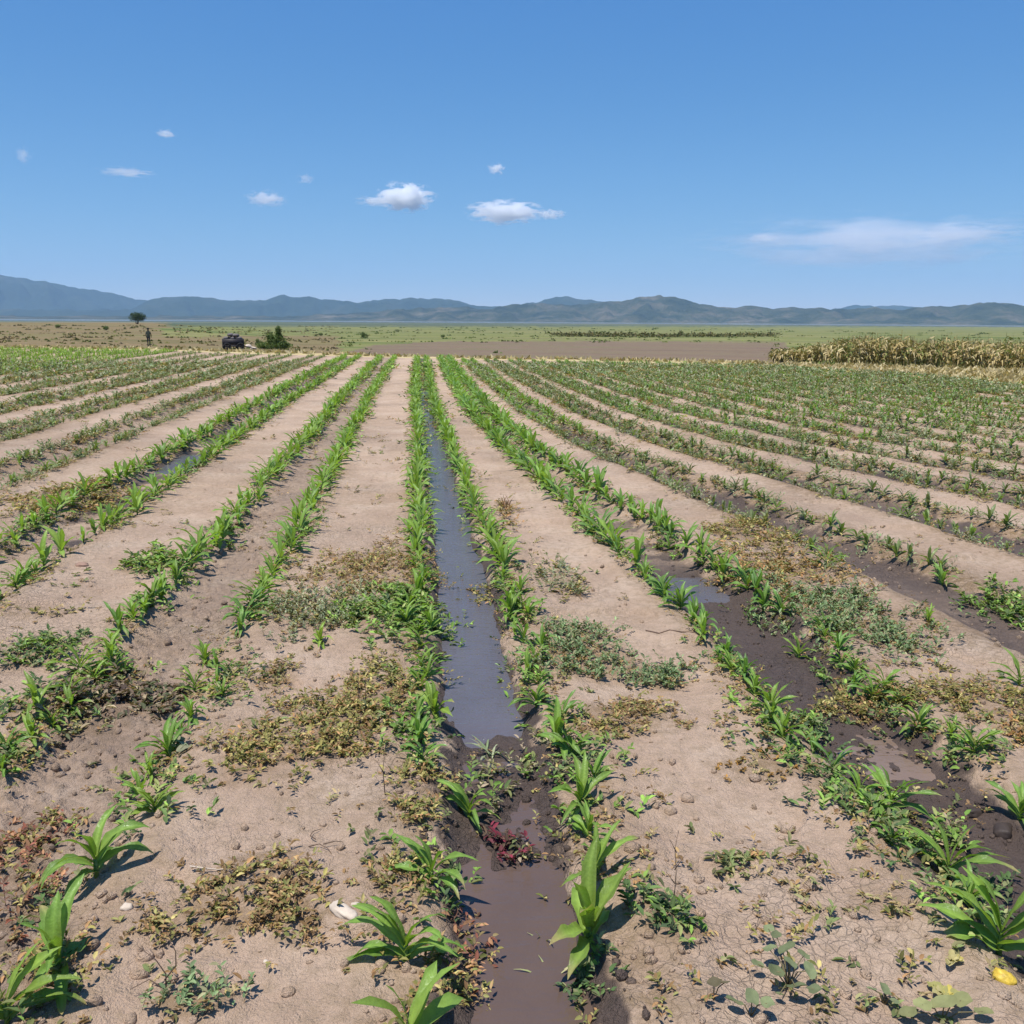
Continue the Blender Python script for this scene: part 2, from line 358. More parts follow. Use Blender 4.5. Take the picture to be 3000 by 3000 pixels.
class MB:       # gathers pieces into one mesh
    def __init__(s): s.V = []; s.Q = []; s.T = []; s.C = []; s.n = 0
    def add(s, V, Fq=None, Ft=None, c=(1, 1, 1)):
        V = np.asarray(V, float); s.V.append(V)
        if Fq is not None and len(Fq): s.Q.append(np.asarray(Fq) + s.n)
        if Ft is not None and len(Ft): s.T.append(np.asarray(Ft) + s.n)
        c = np.asarray(c, float); s.C.append(np.broadcast_to(c, (len(V), 3))); s.n += len(V)
    def tube(s, P, r, c=(1, 1, 1), n=6):
        P = np.asarray(P, float); k = len(P); r = np.broadcast_to(np.asarray(r, float), (k,))
        V = []; ref = np.array([.13, .31, .94])
        for i in range(k):
            t = P[min(i + 1, k - 1)] - P[max(i - 1, 0)]; t /= np.linalg.norm(t) + 1e-9
            a = np.cross(t, ref if abs(t @ ref) < .95 else np.array([1., 0, 0])); a /= np.linalg.norm(a); b = np.cross(t, a)
            for j in range(n):
                q = 2 * math.pi * j / n; V.append(P[i] + r[i] * (math.cos(q) * a + math.sin(q) * b))
        Fq = [[i * n + j, i * n + (j + 1) % n, (i + 1) * n + (j + 1) % n, (i + 1) * n + j] for i in range(k - 1) for j in range(n)]
        Ft = [[0, j + 1, j] for j in range(1, n - 1)] + [[(k - 1) * n, (k - 1) * n + j, (k - 1) * n + j + 1] for j in range(1, n - 1)]
        s.add(V, Fq, Ft, c)
    def box(s, x0, x1, y0, y1, z0, z1, c=(1, 1, 1), M3=None, off=(0, 0, 0)):
        V = np.array([[x, y, z] for z in (z0, z1) for y in (y0, y1) for x in (x0, x1)], float)
        if M3 is not None: V = V @ np.array(M3).T
        s.add(V + np.array(off), [[0, 2, 3, 1], [4, 5, 7, 6], [0, 1, 5, 4], [2, 6, 7, 3], [0, 4, 6, 2], [1, 3, 7, 5]], None, c)
    def arrays(s):
        F_ = []
        if s.Q: F_.append(np.concatenate(s.Q))
        if s.T: F_.append(np.concatenate(s.T))
        return np.concatenate(s.V), F_, np.concatenate(s.C)
    def build(s, name, mat, parent=None, smooth=True, mesh_only=False):
        V, F_, C = s.arrays(); return mk(name, V, F_, mat, parent, C, smooth, mesh_only=mesh_only)
import bmesh
def ico(sub):
    bm = bmesh.new(); bmesh.ops.create_icosphere(bm, subdivisions=sub, radius=1)
    V = np.array([v.co[:] for v in bm.verts]); Fa = np.array([[v.index for v in f.verts] for f in bm.faces]); bm.free(); return V, Fa
ICO = {k: ico(k) for k in (1, 2, 3, 4)}

# ---------------------------------------------------------------- ground sheet
th = [-math.pi]
th_list = list(np.arange(-180, -40, 3.0)) + list(np.arange(-40, 42, .118)) + list(np.arange(42, 180.1, 3.0))
TH = np.radians(np.array(th_list)); TH[-1] = math.pi
TH = TH + 0.0
YW = R(YAW)
TH = np.where(np.abs(TH) < R(42), TH + YW, TH)       # dense fan centred on the view
TH = np.sort(TH)
r = [.15]
while r[-1] < 9200:
    q = r[-1]; f_ = .06 if q < 1.1 else (.0048 if q < 12 else (.0065 if q < 60 else (.012 if q < 400 else (.03 if q < 3000 else .08)))); r.append(q * (1 + f_))
r += [10500]
RR = np.array(r); nr, nth = len(RR), len(TH)
gr, gt = np.meshgrid(RR, TH, indexing='ij')
GX = gr * np.sin(gt); GY = gr * np.cos(gt)
GZ = ground_z(GX, GY)
s_, k_, u_ = furrow(GX, GY); a_ = np.abs(u_)
n_ = fbm(GX * 1.3, GY * 1.3, 41, 3); nf_ = fbm(GX * 7, GY * 7, 44, 3)
nar_ = np.where(k_ == 0, .82 + .02 * ss(2.7, 4.0, GY) + .12 * ss(8, 13, GY), 1.0)
inner = 1 - ss(.11, .19, a_ / nar_ + .13 * (nf_ - .5))
W = np.zeros_like(GX)
W = np.where(k_ == 0, 1.15 * inner, W)
W = np.where(k_ == 1, inner * (.35 + .75 * ss(7, 5.5, GY) + .25 * (n_ > .5)), W)
W = np.where(k_ == -1, inner * (.28 + .2 * n_), W)
W = np.where(k_ == -2, inner * (.25 + .5 * ss(.45, .6, n_)), W)
W = np.where(k_ >= 2, inner * (.55 + .3 * n_), W)
W = np.where(k_ <= -3, inner * .3, W)
G = .25 * ss(.52, .68, fbm(GX * .8, GY * .8, 51, 4)) + .35 * ss(.10, .17, a_) * (1 - ss(.22, .30, a_))
G = G + np.where((k_ >= 2) | (k_ <= -3), .35, 0) * (1 - ss(.2, .42, a_))
for (cx, cy, rx, ry, kind) in PATCHES:
    q = ((GX - cx) / rx) ** 2 + ((GY - cy) / ry) ** 2 + (nf_ - .5) * 1.4
    G = np.maximum(G, (1 - ss(.1, 1.5, q)) * .75 * {'grey': .6, 'sparse': .3, 'tan': .6}.get(kind, .95))
    if kind == 'mudweed': W = np.maximum(W, 1 - ss(.7, 1.5, q))
SOIL = np.stack([np.clip(W, 0, 1), np.clip(G, 0, 1), n_], -1).reshape(-1, 3)
VG = np.stack([GX, GY, GZ], -1).reshape(-1, 3)
idx = np.arange(nr * nth).reshape(nr, nth)
Q = np.stack([idx[:-1, :-1], idx[1:, :-1], idx[1:, 1:], idx[:-1, 1:]], -1).reshape(-1, 4)[:, ::-1]
cen = VG[Q].mean(1); dC = np.hypot(cen[:, 0], cen[:, 1]); aC = np.arctan2(cen[:, 0], cen[:, 1])
tC = dC - dend(aC)
px, py, pz = project(cen); px = np.where(pz > 0, px, np.where(cen[:, 0] > 0, 9000, -9000)); pxc = np.clip(px, 0, 3000)
jit = (fbm(cen[:, 0] * .09, cen[:, 1] * .05, 61, 4, .65) - .5) * 18 * ss(30, 90, dC)
jit2 = (fbm(cen[:, 0] * .35, cen[:, 1] * .35, 63, 4, .7) - .5) * 16
v_y = np.interp(pxc, *zip(*VERP)); front = pz > 0
py = np.where(front, py, 1020)
topP = np.interp(px, [900, 1000, 1100, 1300, 1800, 2300, 2340], [1060, 1036, 1010, 1001, 1000, 1003, 1060])
zone = np.full(len(Q), 5)
pj = py + jit
zone[(pj > 957)] = 3
zone[(px + jit * 5 < 1000) & (py > 944) & ((px + jit * 8 < 480) | (pj > 985))] = 4
zone[(px + jit * 6 > 1000) & (py + jit2 > topP) & (px + jit2 * 14 + jit * 6 < 2330)] = 2
zone[(py > v_y)] = 1
zone[(~front) & (tC < 120)] = 4
zone[tC < 0] = 0
def submesh(name, z, mat, label=None):
    q = Q[zone == z]; u, inv = np.unique(q, return_inverse=True); q = inv.reshape(q.shape)
    o = mk(name, VG[u], q, mat, None, SOIL[u], True, attr='soil'); tag(o, kind='structure'); return o
# close the small hole under the camera
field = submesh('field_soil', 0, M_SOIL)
submesh('dry_verge', 1, M_VERGE); submesh('ploughed_field', 2, M_PLOUGH); submesh('meadow', 3, M_MEADOW)
submesh('fallow_field', 4, M_FALLOW); submesh('plain', 5, M_PLAIN)

# ---------------------------------------------------------------- water
def furrow_water(name, k, y0, y1, z, mat, half=.2, drop=None):
    n = max(12, int((y1 - y0) / .08)); ys = np.linspace(y0, y1, n); us = np.linspace(-half, half, 7)
    V = []
    for y in ys:
        zz = z - .07 * (1 - ss(0, .35, min(y - y0, y1 - y) + .10 * (float(vn(np.array([y * 9]), np.array([.5]), 3)[0]) - .5)))
        for u in us: V.append((float(s_to_x(C0 + PER * k + u, y)), y, zz))
    q = [[i * 7 + j, i * 7 + j + 1, (i + 1) * 7 + j + 1, (i + 1) * 7 + j] for i in range(n - 1) for j in range(6)]
    return tag(mk(name, V, np.array(q), mat), kind='structure')
M_WATER = water_material('channel_water', (.082, .076, .088))
M_MUDW = water_material('muddy_water', (.15, .105, .08), 14)
M_POOL = water_material('pool_water', (.085, .058, .047), 10)
y_end = at(1220, 1132)[1]
furrow_water('channel_water', 0, 3.45, y_end, -.062, M_WATER)
furrow_water('muddy_pool', 0, .9, 3.75, -.056, M_POOL)
furrow_water('puddle_water', 1, 2.9, 4.0, -.071, M_MUDW, .15)
furrow_water('puddle_water', 1, 5.3, 6.4, -.074, M_WATER, .12)
yp = at(540, 1370)[1]; furrow_water('puddle_water', -2, yp - .7, yp + 1.3, -.050, M_WATER, .10)
# lake
a0, a1 = np.radians(-75), np.radians(85); A = np.linspace(a0, a1, 160); V = []
for a in A: V += [(2350 * math.sin(a), 2350 * math.cos(a), -7.95), (3450 * math.sin(a), 3450 * math.cos(a), -7.95)]
M_LAKE = water_material('lake_water', (.50, .50, .50), .2)
tag(mk('lake', V, np.array([[2 * i, 2 * i + 1, 2 * i + 3, 2 * i + 2] for i in range(159)])[:, ::-1], M_LAKE), kind='structure')

# ---------------------------------------------------------------- hills
def hills(name, pts, D, depth, mat, seed, rough, base=-9):
    az = []; el = []
    for p in pts:
        a, m = azm(*p); az.append(a); el.append(-m)
    A = np.linspace(R(-75), R(85), 900)
    E = np.interp(A, az, el) + (fbm(A * 120, A * 0 + seed, seed, 5, .6) - .5) * rough
    edge = ss(az[0], az[0] - .35, A) + ss(az[-1], az[-1] + .35, A)
    E = E + edge * .012 * (fbm(A * 9, A * 0 + 3, seed + 5, 3) - .5)
    top = np.maximum(D * E + H, base + 5)
    T = np.linspace(-1, 1, 36)
    g, t = np.meshgrid(A, T, indexing='ij')
    rr = D + t * depth
    spur = fbm(g * 45, t * 2.2 + seed, seed + 9, 5, .6) - .5
    sh = (1 - np.abs(t)) ** 1.15
    h = (top[:, None] - base) * np.clip(sh + spur * 2.0 * (np.abs(t)) * (1 - np.abs(t)) * 2, 0, 1.0)
    Vv = np.stack([rr * np.sin(g), rr * np.cos(g), base + h], -1).reshape(-1, 3)
    ix = np.arange(900 * 36).reshape(900, 36)
    q = np.stack([ix[:-1, :-1], ix[:-1, 1:], ix[1:, 1:], ix[1:, :-1]], -1).reshape(-1, 4)[:, ::-1]
    return tag(mk(name, Vv, q, mat), kind='structure')
M_HILL = land('hill_scrub', [(.3, (.012, .026, .018)), (.55, (.028, .045, .03)), (.75, (.06, .065, .045))], .0035, fine=.018, bump=14, var=.5, dark=(.02, .032, .016))
M_HILL2 = land('hill_scrub_near', [(.34, (.014, .024, .013)), (.48, (.045, .055, .03)), (.6, (.10, .09, .058)), (.72, (.20, .165, .12))], .006, fine=.03, bump=20, var=.6, dark=(.015, .025, .012))
hills('far_hills', [(-500, 800), (0, 805), (60, 808), (120, 818), (200, 832), (300, 850), (350, 862), (400, 878), (440, 880), (600, 905), (900, 915), (1500, 915), (2400, 915), (2500, 893), (2700, 897), (2760, 905), (3500, 910)], 8600, 900, M_HILL, 3, .0040)
hills('blue_hills', [(-400, 905), (380, 905), (440, 873), (480, 868), (590, 868), (640, 875), (730, 882), (790, 876), (812, 866), (830, 861), (850, 870), (900, 868), (960, 876), (1060, 884), (1100, 877), (1180, 871), (1300, 876), (1350, 884), (1400, 895), (1520, 894), (1600, 874), (1650, 864), (1700, 874), (1780, 884), (1900, 905), (3400, 920)], 6600, 900, M_HILL, 13, .0040)
hills('near_hills', [(-400, 926), (900, 925), (1180, 905), (1300, 900), (1370, 897), (1420, 905), (1500, 893), (1560, 890), (1700, 889), (1800, 884), (1850, 876), (1900, 866), (1930, 864), (2000, 875), (2060, 888), (2100, 899), (2150, 897), (2230, 897), (2270, 905), (2320, 898), (2370, 901), (2440, 904), (2560, 899), (2620, 906), (2740, 900), (2800, 893), (2860, 886), (2900, 883), (2950, 890), (3000, 893), (3400, 900)], 4300, 620, M_HILL2, 29, .0040)

# ---------------------------------------------------------------- maize
def leaf_arrays(L, Wd, az, up, droop, twist, h0, rng, n=9, three=True):
    t = np.linspace(0, 1, n)
    ang = up - droop * t ** 1.5                    # elevation of the blade along its length
    ds = L / (n - 1)
    rad = np.concatenate([[0], np.cumsum(np.cos(ang[:-1]) * ds)]); zz = h0 + np.concatenate([[0], np.cumsum(np.sin(ang[:-1]) * ds)])
    zz = np.maximum(zz, .006 + .01 * t)
    side = .08 * L * np.sin(t * 3 + rng.uniform(0, 6)) * t
    ca, sa = math.cos(az), math.sin(az)
    cx = rad * ca - side * sa; cy = rad * sa + side * ca
    wd = Wd * np.clip(np.sin(np.pi * np.clip(t * .86 + .14, 0, 1)) ** .75, .04, 1); wd = wd * (1 + .13 * np.interp(np.linspace(0, 1, n), np.linspace(0, 1, 6), rng.normal(0, 1, 6))); wd[-1] = .0008
    tw = twist * t
    nx, ny, nz = -sa * np.cos(tw), ca * np.cos(tw), np.sin(tw)
    fold = .32 * wd * (1 - .5 * t); wave = wd * .18 * np.sin(t * 14 + rng.uniform(0, 6))
    cols_ = (-1, -.55, 0, .55, 1) if n > 8 else (-1, 0, 1); rows = []
    for o_ in cols_:
        rows.append(np.stack([cx + nx * wd / 2 * o_, cy + ny * wd / 2 * o_, zz + nz * wd / 2 * o_ + fold * abs(o_) ** .8 + wave * o_ * abs(o_)], -1))
    m_ = len(cols_); V = np.stack(rows, 1).reshape(-1, 3); q = []
    for i in range(n - 1):
        for j in range(m_ - 1):
            a = i * m_ + j; q.append([a, a + 1, a + m_ + 1, a + m_])
    return V, np.array(q), t
def plant_leaves(rng, size, n=9, spread=1.0, count=None, broad=1.0):
    """one maize seedling: list of (V, quads, t, tone)"""
    out = []; c = count or int(rng.integers(9, 13)); base_az = rng.uniform(0, math.pi)
    for i in range(c):
        f = i / (c - 1)                                       # 0 lowest leaf .. 1 youngest
        az = base_az + math.pi * (i % 2) + rng.uniform(-.55, .55)
        up = R(22 + 54 * f) + rng.uniform(-.12, .12); droop = (1.75 - 1.0 * f) * rng.uniform(.75, 1.25) * spread
        L = size * .70 * (.55 + .75 * math.sin(math.pi * (.22 + .6 * f))) * rng.uniform(.85, 1.15)
        out.append((*leaf_arrays(L, size * .128 * broad * rng.uniform(.85, 1.2) * (1 - .25 * f), az, up, droop, rng.uniform(-.7, .7), size * (.05 + .24 * f), rng, n), f))
    return out
G0 = np.array((.135, .275, .050)); GY_ = np.array((.235, .335, .055)); GB = np.array((.085, .200, .066)); GD = np.array((.17, .19, .095))
def leafcol(t, f, hue, rng):
    """t along the blade; young leaves yellow-green at the base"""
    c = G0 * (1 - f * .35) + GY_ * f * .35
    yb = (1 - t)[:, None] ** 2 * (.35 + .4 * f)
    cc = c * (1 - yb) + np.array((.28, .37, .06)) * yb
    tgt = GB if hue < 0 else (GD if hue > 1 else GY_)
    h = min(abs(hue) if hue < 0 else (hue - 1 if hue > 1 else hue), 1)
    cc = cc * (1 - h) + tgt * h
    cc = cc * rng.uniform(.82, 1.2)
    m_ = 5 if len(t) > 8 else 3
    c3 = np.repeat(cc[:, None, :], m_, 1); mid = m_ // 2
    c3[:, mid, :] = c3[:, mid, :] * 1.25 + np.array((.04, .04, .015))
    if m_ == 5: c3[:, 1, :] *= .92; c3[:, 3, :] *= 1.04
    if rng.random() < .4 and f < .6:                            # scorched tip and margin on the older leaves
        g = ss(rng.uniform(.55, .85), 1.0, t)[:, None, None]; c3 = c3 * (1 - g) + np.array((.42, .34, .15)) * g
    c3[:, 0, :] = c3[:, 0, :] * .85 + np.array((.03, .022, .008)); c3[:, -1, :] = c3[:, -1, :] * .9 + np.array((.02, .016, .006))
    return c3.reshape(-1, 3)
ORD = 'nearest|second|third|fourth|fifth|sixth|seventh|eighth|ninth|tenth|eleventh|twelfth|thirteenth|fourteenth|fifteenth|sixteenth|seventeenth|eighteenth|nineteenth|twentieth|twenty-first|twenty-second|twenty-third|twenty-fourth|twenty-fifth|twenty-sixth|twenty-seventh|twenty-eighth|twenty-ninth|thirtieth|thirty-first|thirty-second|thirty-third|thirty-fourth|thirty-fifth|thirty-sixth|thirty-seventh|thirty-eighth|thirty-ninth|fortieth|forty-first|forty-second|forty-third|forty-fourth|forty-fifth|forty-sixth|forty-seventh|forty-eighth|forty-ninth|fiftieth|fifty-first|fifty-second|fifty-third|fifty-fourth|fifty-fifth|fifty-sixth|fifty-seventh|fifty-eighth|fifty-ninth|sixtieth|sixty-first|sixty-second|sixty-third|sixty-fourth|sixty-fifth|sixty-sixth|sixty-seventh|sixty-eighth|sixty-ninth|seventieth'.split('|')
ROWN = {(0, -1): 'the left bank of the water channel', (0, 1): 'the right bank of the water channel',
        (-1, 1): 'the dry furrow edge facing the channel', (-1, -1): 'the dry furrow edge away from the channel',
        (1, -1): 'the muddy furrow edge facing the channel', (1, 1): 'the muddy furrow edge away from the channel',
        (2, -1): 'the near edge of the furrow beyond the muddy one', (2, 1): 'the far edge of the furrow beyond the muddy one',
        (-2, 1): 'the near edge of the puddled furrow beyond the dry one', (-2, -1): 'the far edge of the puddled furrow beyond the dry one'}
# hand placed: photo pixel of the base, row, size (m, height of the whorl), hue, spread, look
HAND = [
 ((1190, 2825), (0, -1), .300, .15, 1.05, 'large arching maize plant with a curled tip leaf'),
 ((1265, 2590), (0, -1), .225, .1, 1.0, 'mid green maize plant leaning over the mud bar'),
 ((1375, 2400), (0, -1), .210, .2, 1.2, 'bright maize plant with a leaf bent over the mud'),
 ((1275, 2100), (0, -1), .210, .75, .6, 'upright lime green maize plant at the water edge'),
 ((1260, 1850), (0, -1), .190, .3, 1.0, 'bushy maize plant by the channel narrows'),
 ((1190, 1830), (0, -1), .190, .35, 1.0, 'wide green maize plant among the weeds'),
 ((1200, 3075), (0, -1), .200, .4, 1.1, 'maize plant cut off by the bottom edge'),
 ((1722, 2765), (0, 1), .330, .55, .45, 'tall upright maize plant with two broad leaves'),
 ((1740, 2575), (0, 1), .240, .35, .8, 'narrow leaved maize plant with dark shade beneath'),
 ((1700, 2375), (0, 1), .245, .3, .9, 'full light green maize plant at the mud bar'),
 ((1632, 2190), (0, 1), .250, .2, .9, 'tall bright maize plant over the pool end'),
 ((1570, 2075), (0, 1), .180, .1, 1.1, 'low maize plant leaning to the water'),
 ((1545, 1975), (0, 1), .180, .35, .9, 'maize plant with yellowing lower leaf'),
 ((1535, 1885), (0, 1), .190, -.2, 1.0, 'dark leafy maize plant on the steep bank'),
 ((1492, 1810), (0, 1), .230, .3, .6, 'upright maize plant at the bank corner'),
 ((170, 2850), (-1, 1), .270, .0, .55, 'broad leaved upright maize plant casting a dark shadow'),
 ((282, 2565), (-1, 1), .290, .1, 1.45, 'wide spreading maize plant with drooping leaves'),
 ((455, 2385), (-1, 1), .150, .95, .35, 'small spiky yellow green maize plant'),
 ((492, 2225), (-1, 1), .210, -.1, .7, 'maize plant on a bare stem base'),
 ((560, 2115), (-1, 1), .170, .0, 1.0, 'low bluish maize plant'),
 ((572, 2030), (-1, 1), .170, .8, .8, 'yellow green maize plant'),
 ((602, 1945), (-1, 1), .185, .5, .8, 'light green maize plant'),
 ((20, 3000), (-1, 1), .270, .6, .8, 'bright maize plant cut by the bottom corner'),
 ((108, 2085), (-1, -1), .230, .65, .9, 'pale tipped yellow green maize plant'),
 ((238, 1975), (-1, -1), .230, .55, .8, 'bright upright maize plant among dark weeds'),
 ((2925, 2795), (1, -1), .320, .35, .6, 'large bright maize plant beside the yellow fruit'),
 ((2775, 2575), (1, -1), .265, .15, .75, 'blue tipped full maize plant above wet mud'),
 ((2605, 2375), (1, -1), .235, .05, .7, 'bright maize plant with wide open leaves above weeds'),
 ((2440, 2265), (1, -1), .170, -.5, 1.1, 'small bluish maize plant at the mossy crust'),
 ((2295, 2165), (1, -1), .190, .15, 1.1, 'light green maize plant with drooping leaf'),
 ((2255, 2085), (1, -1), .200, .3, .8, 'maize plant with a curled broad leaf'),
 ((2180, 1990), (1, -1), .180, -.6, .9, 'blue green maize plant in a crowded cluster'),
 ((2130, 1930), (1, -1), .180, -.4, .9, 'blue green slender maize plant'),
 ((2060, 1870), (1, -1), .200, .2, .7, 'upright green maize plant'),
 ((2840, 2660), (1, -1), .180, -.2, 1.2, 'low dark maize plant between two large ones'),
 ((2685, 2150), (1, 1), .190, .35, 1.0, 'bright spreading maize plant on the mud edge'),
 ((2555, 2060), (1, 1), .200, -.1, .9, 'dense green maize plant with black shade'),
 ((2340, 1925), (1, 1), .170, .4, .8, 'thin maize plant standing alone on mud'),
 ((2985, 2420), (1, 1), .200, -.1, 1.0, 'dark maize plant at the picture edge'),
 ((2985, 2010), (2, -1), .220, .3, .8, 'light green maize plant by the picture edge'),
 ((2720, 1825), (2, -1), .150, .5, .9, 'small maize plant in the weed patch'),
 ((2420, 1660), (2, -1), .170, .1, 1.0, 'round green maize plant'),
 ((2760, 1720), (2, 1), .200, -.2, 1.0, 'large bluish maize plant on the dark mud'),
]
STRAY = [((940, 1890), .17, .8, 1.0, 'lone yellow green maize plant with two spread leaves on the bare bed')]
plants = []          # dict per plant
y_from = {}
for (p, row, size, hue, spr, look) in HAND:
    x, y, z = at(*p); plants.append(dict(x=x, y=y, z=z, row=row, size=size, hue=hue, spr=spr, look=look, hand=True))
    y_from[row] = max(y_from.get(row, 0), y)
rg = np.random.default_rng(5)
hp = np.array([(p['x'], p['y']) for p in plants])
for row, ya in (((0, 1), 2.75), ((0, -1), 3.3), ((1, -1), 2.6), ((-1, 1), 3.2), ((1, 1), 3.2), ((-1, -1), 3.4)):
    y = ya
    while y < y_from[row] + .1:
        x = float(s_to_x(C0 + PER * row[0] + row[1] * (HALF + rg.normal(0, .02)), y))
        if np.min(np.hypot(hp[:, 0] - x, hp[:, 1] - y)) > .085:
            plants.append(dict(x=x, y=y, z=None, row=row, size=.15 * rg.uniform(.75, 1.25), hue=rg.uniform(-.4, .6), spr=rg.uniform(.7, 1.2), look=None, hand=False))
        y += rg.uniform(.11, .2)
for k in range(-16, 19):
    for sd_ in (-1, 1):
        row = (k, sd_); y = max(y_from.get(row, 1.6), .6) + .18
        lush = {0: 1, -1: .95, 1: 1, -2: .9}.get(k, .55)
        while y < 75:
            s = C0 + PER * k + sd_ * (HALF + rg.normal(0, .018)); x = float(s_to_x(s, y))
            d = math.hypot(x, y); az = math.atan2(x, y)
            if d > float(dend(az)) - .6: break
            gap = rg.uniform(.12, .23) if lush > .8 else rg.uniform(.10, .25)
            far = d > 22
            if (y < 5 and rg.random() < .1) or rg.random() < (1 - lush) * .25: y += gap; continue
            size = (.190 if lush > .8 else .122) * rg.uniform(.7, 1.3)
            if k == 1 and y > 9: size *= 1.2
            if k >= 2 and d > 16: size *= 1.1
            if k <= -8: size *= 1.4
            hue = rg.uniform(-.35, .6) if lush > .8 else rg.uniform(1.4, 2.0)
            if k == 1: hue -= .3
            if k == 2 and 14 < y: hue = rg.uniform(-.3, .5); size *= 1.15
            if k >= 4 and d > 14: hue = rg.choice([rg.uniform(-.5, 0), rg.uniform(1.2, 1.8)])
            if k <= -8 : hue = rg.uniform(-.2, 1.2)
            plants.append(dict(x=x, y=y, z=None, row=row, size=size, hue=hue, spr=rg.uniform(.7, 1.3), look=None, hand=False))
            y += gap
P3 = np.array([(p['x'], p['y']) for p in plants]); PZ = ground_z(P3[:, 0], P3[:, 1])
ppx, ppy, ppz = project(np.column_stack([P3, PZ]))
for i, p in enumerate(plants):
    p['z'] = float(PZ[i]); p['px'] = ppx[i]; p['py'] = ppy[i]; p['pz'] = ppz[i]
    p['vis'] = ppz[i] > 0 and -120 < ppx[i] < 3120 and ppy[i] < 3200
    p['show'] = p['size'] / max(p['pz'], .3) if p['vis'] else 0
inview = [p for p in plants if p['vis']]
# individuals: whole rows up to a distance, so that ordinal labels hold
indiv = [p for p in inview if (p['row'] in ROWN) and -20 < p['px'] < 3020 and p['py'] < 3060]
indiv.sort(key=lambda p: -p['show']); lim = indiv[min(286, len(indiv) - 1)]['show']
cand = indiv[:286]; cset = set(id(p) for p in cand)
byrow = {}
for p in cand: byrow.setdefault(p['row'], []).append(p)
def maize_thing(p, label, detailed, group):
    p = dict(p)
    if detailed: p['size'] *= .76; p['spr'] = .35 + .8 * p['spr']
    rng = np.random.default_rng(int(p['x'] * 1000) * 7 + int(p['y'] * 1000) & 0x7fffffff)
    LV = plant_leaves(rng, p['size'] * 1.12, 10 if detailed else 6, p['spr'], count=None if detailed else 7, broad=(1.45 if p['spr'] < .85 else 1.15) if detailed else 1.25)
    stemc = np.array((.22, .33, .08))
    if detailed:
        e = empty('maize_plant', (p['x'], p['y'], p['z'] - .004)); tag(e, label, 'maize plant', group)
        b = MB(); hs = p['size'] * .29; b.tube([(0, 0, -.01), (.002, .001, hs * .5), (0, 0, hs)], [.010 * p['size'] / .25, .009 * p['size'] / .25, .006 * p['size'] / .25], stemc, 7)
        b.build('stem', M_LEAF, e)
        for (V, q, t, f) in LV: mk('leaf', V, q, M_LEAF, e, leafcol(t, f, p['hue'], rng))
    else:
        b = MB(); b.tube([(0, 0, -.01), (0, 0, p['size'] * .34)], [.008, .005], stemc, 5)
        for (V, q, t, f) in LV: b.add(V, q, None, leafcol(t, f, p['hue'], rng))
        o = b.build('maize_plant', M_LEAF); o.location = (p['x'], p['y'], p['z'] - .004); tag(o, label, 'maize plant', group)
GRP = 'young maize plants in double rows along the furrows'
for row, ps in byrow.items():
    ps.sort(key=lambda p: p['y'])
    for i, p in enumerate(ps):
        ordw = 'first' if i == 0 else ORD[min(i, len(ORD) - 1)]
        if p['look']: label = p['look'] + ' on ' + ROWN[row] if len((p['look'] + ' on ' + ROWN[row]).split()) <= 16 else p['look'] + ' along ' + ROWN[row].split(' facing')[0].split(' away')[0]
        else: label = 'young maize, %s from the camera on %s' % (ordw, ROWN[row])
        if len(label.split()) > 16: label = ' '.join(label.split()[:16])
        maize_thing(p, label, p['pz'] < 6.3, GRP)
x, y, z = at(*STRAY[0][0])
maize_thing(dict(x=x, y=y, z=z, size=STRAY[0][1], spr=STRAY[0][3], hue=STRAY[0][2]), STRAY[0][4], True, None)
# the remaining seedlings, past the first few hundred: one mass
rest = [p for p in plants if id(p) not in cset and p['pz'] > 0 and (p['vis'] or (p['pz'] < 14 and -900 < p['px'] < 3900))]
LIB = []
for j in range(14):
    rng = np.random.default_rng(100 + j); LV = plant_leaves(rng, 1.0, 5, 1.0, count=7, broad=1.6)
    V = []; q = []; C = []; n = 0
    for (v, qq, t, f) in LV:
        V.append(v); q.append(qq + n); n += len(v)
        C.append((leafcol(t, f, 0, rng)))
    LIB.append((np.concatenate(V), np.concatenate(q), np.concatenate(C)))
Vs = []; Qs = []; Cs = []; n = 0; rg = np.random.default_rng(9)
for p in rest:
    v, q, c = LIB[rg.integers(14)]; a = rg.uniform(0, 6.28); ca, sa = math.cos(a), math.sin(a)
    sz = p['size'] * 1.12
    vv = np.stack([v[:, 0] * ca - v[:, 1] * sa, v[:, 0] * sa + v[:, 1] * ca, v[:, 2]], -1) * sz + np.array((p['x'], p['y'], p['z']))
    hue = p['hue']; tgt = GB if hue < 0 else (GD if hue > 1 else GY_); h = min(abs(hue) if hue < 0 else (hue - 1 if hue > 1 else hue), 1)
    Vs.append(vv); Qs.append(q + n); n += len(v); Cs.append((c * (1 - h) + tgt * h) * rg.uniform(.8, 1.2))
if rest:
    o = mk('maize_seedlings', np.concatenate(Vs), np.concatenate(Qs), M_LEAF, None, np.concatenate(Cs))
    tag(o, 'thousands of small green maize seedlings in rows across the far field', 'maize', kind='stuff')
print('maize', len(plants), 'rest', len(rest), 'cand', len(cand))

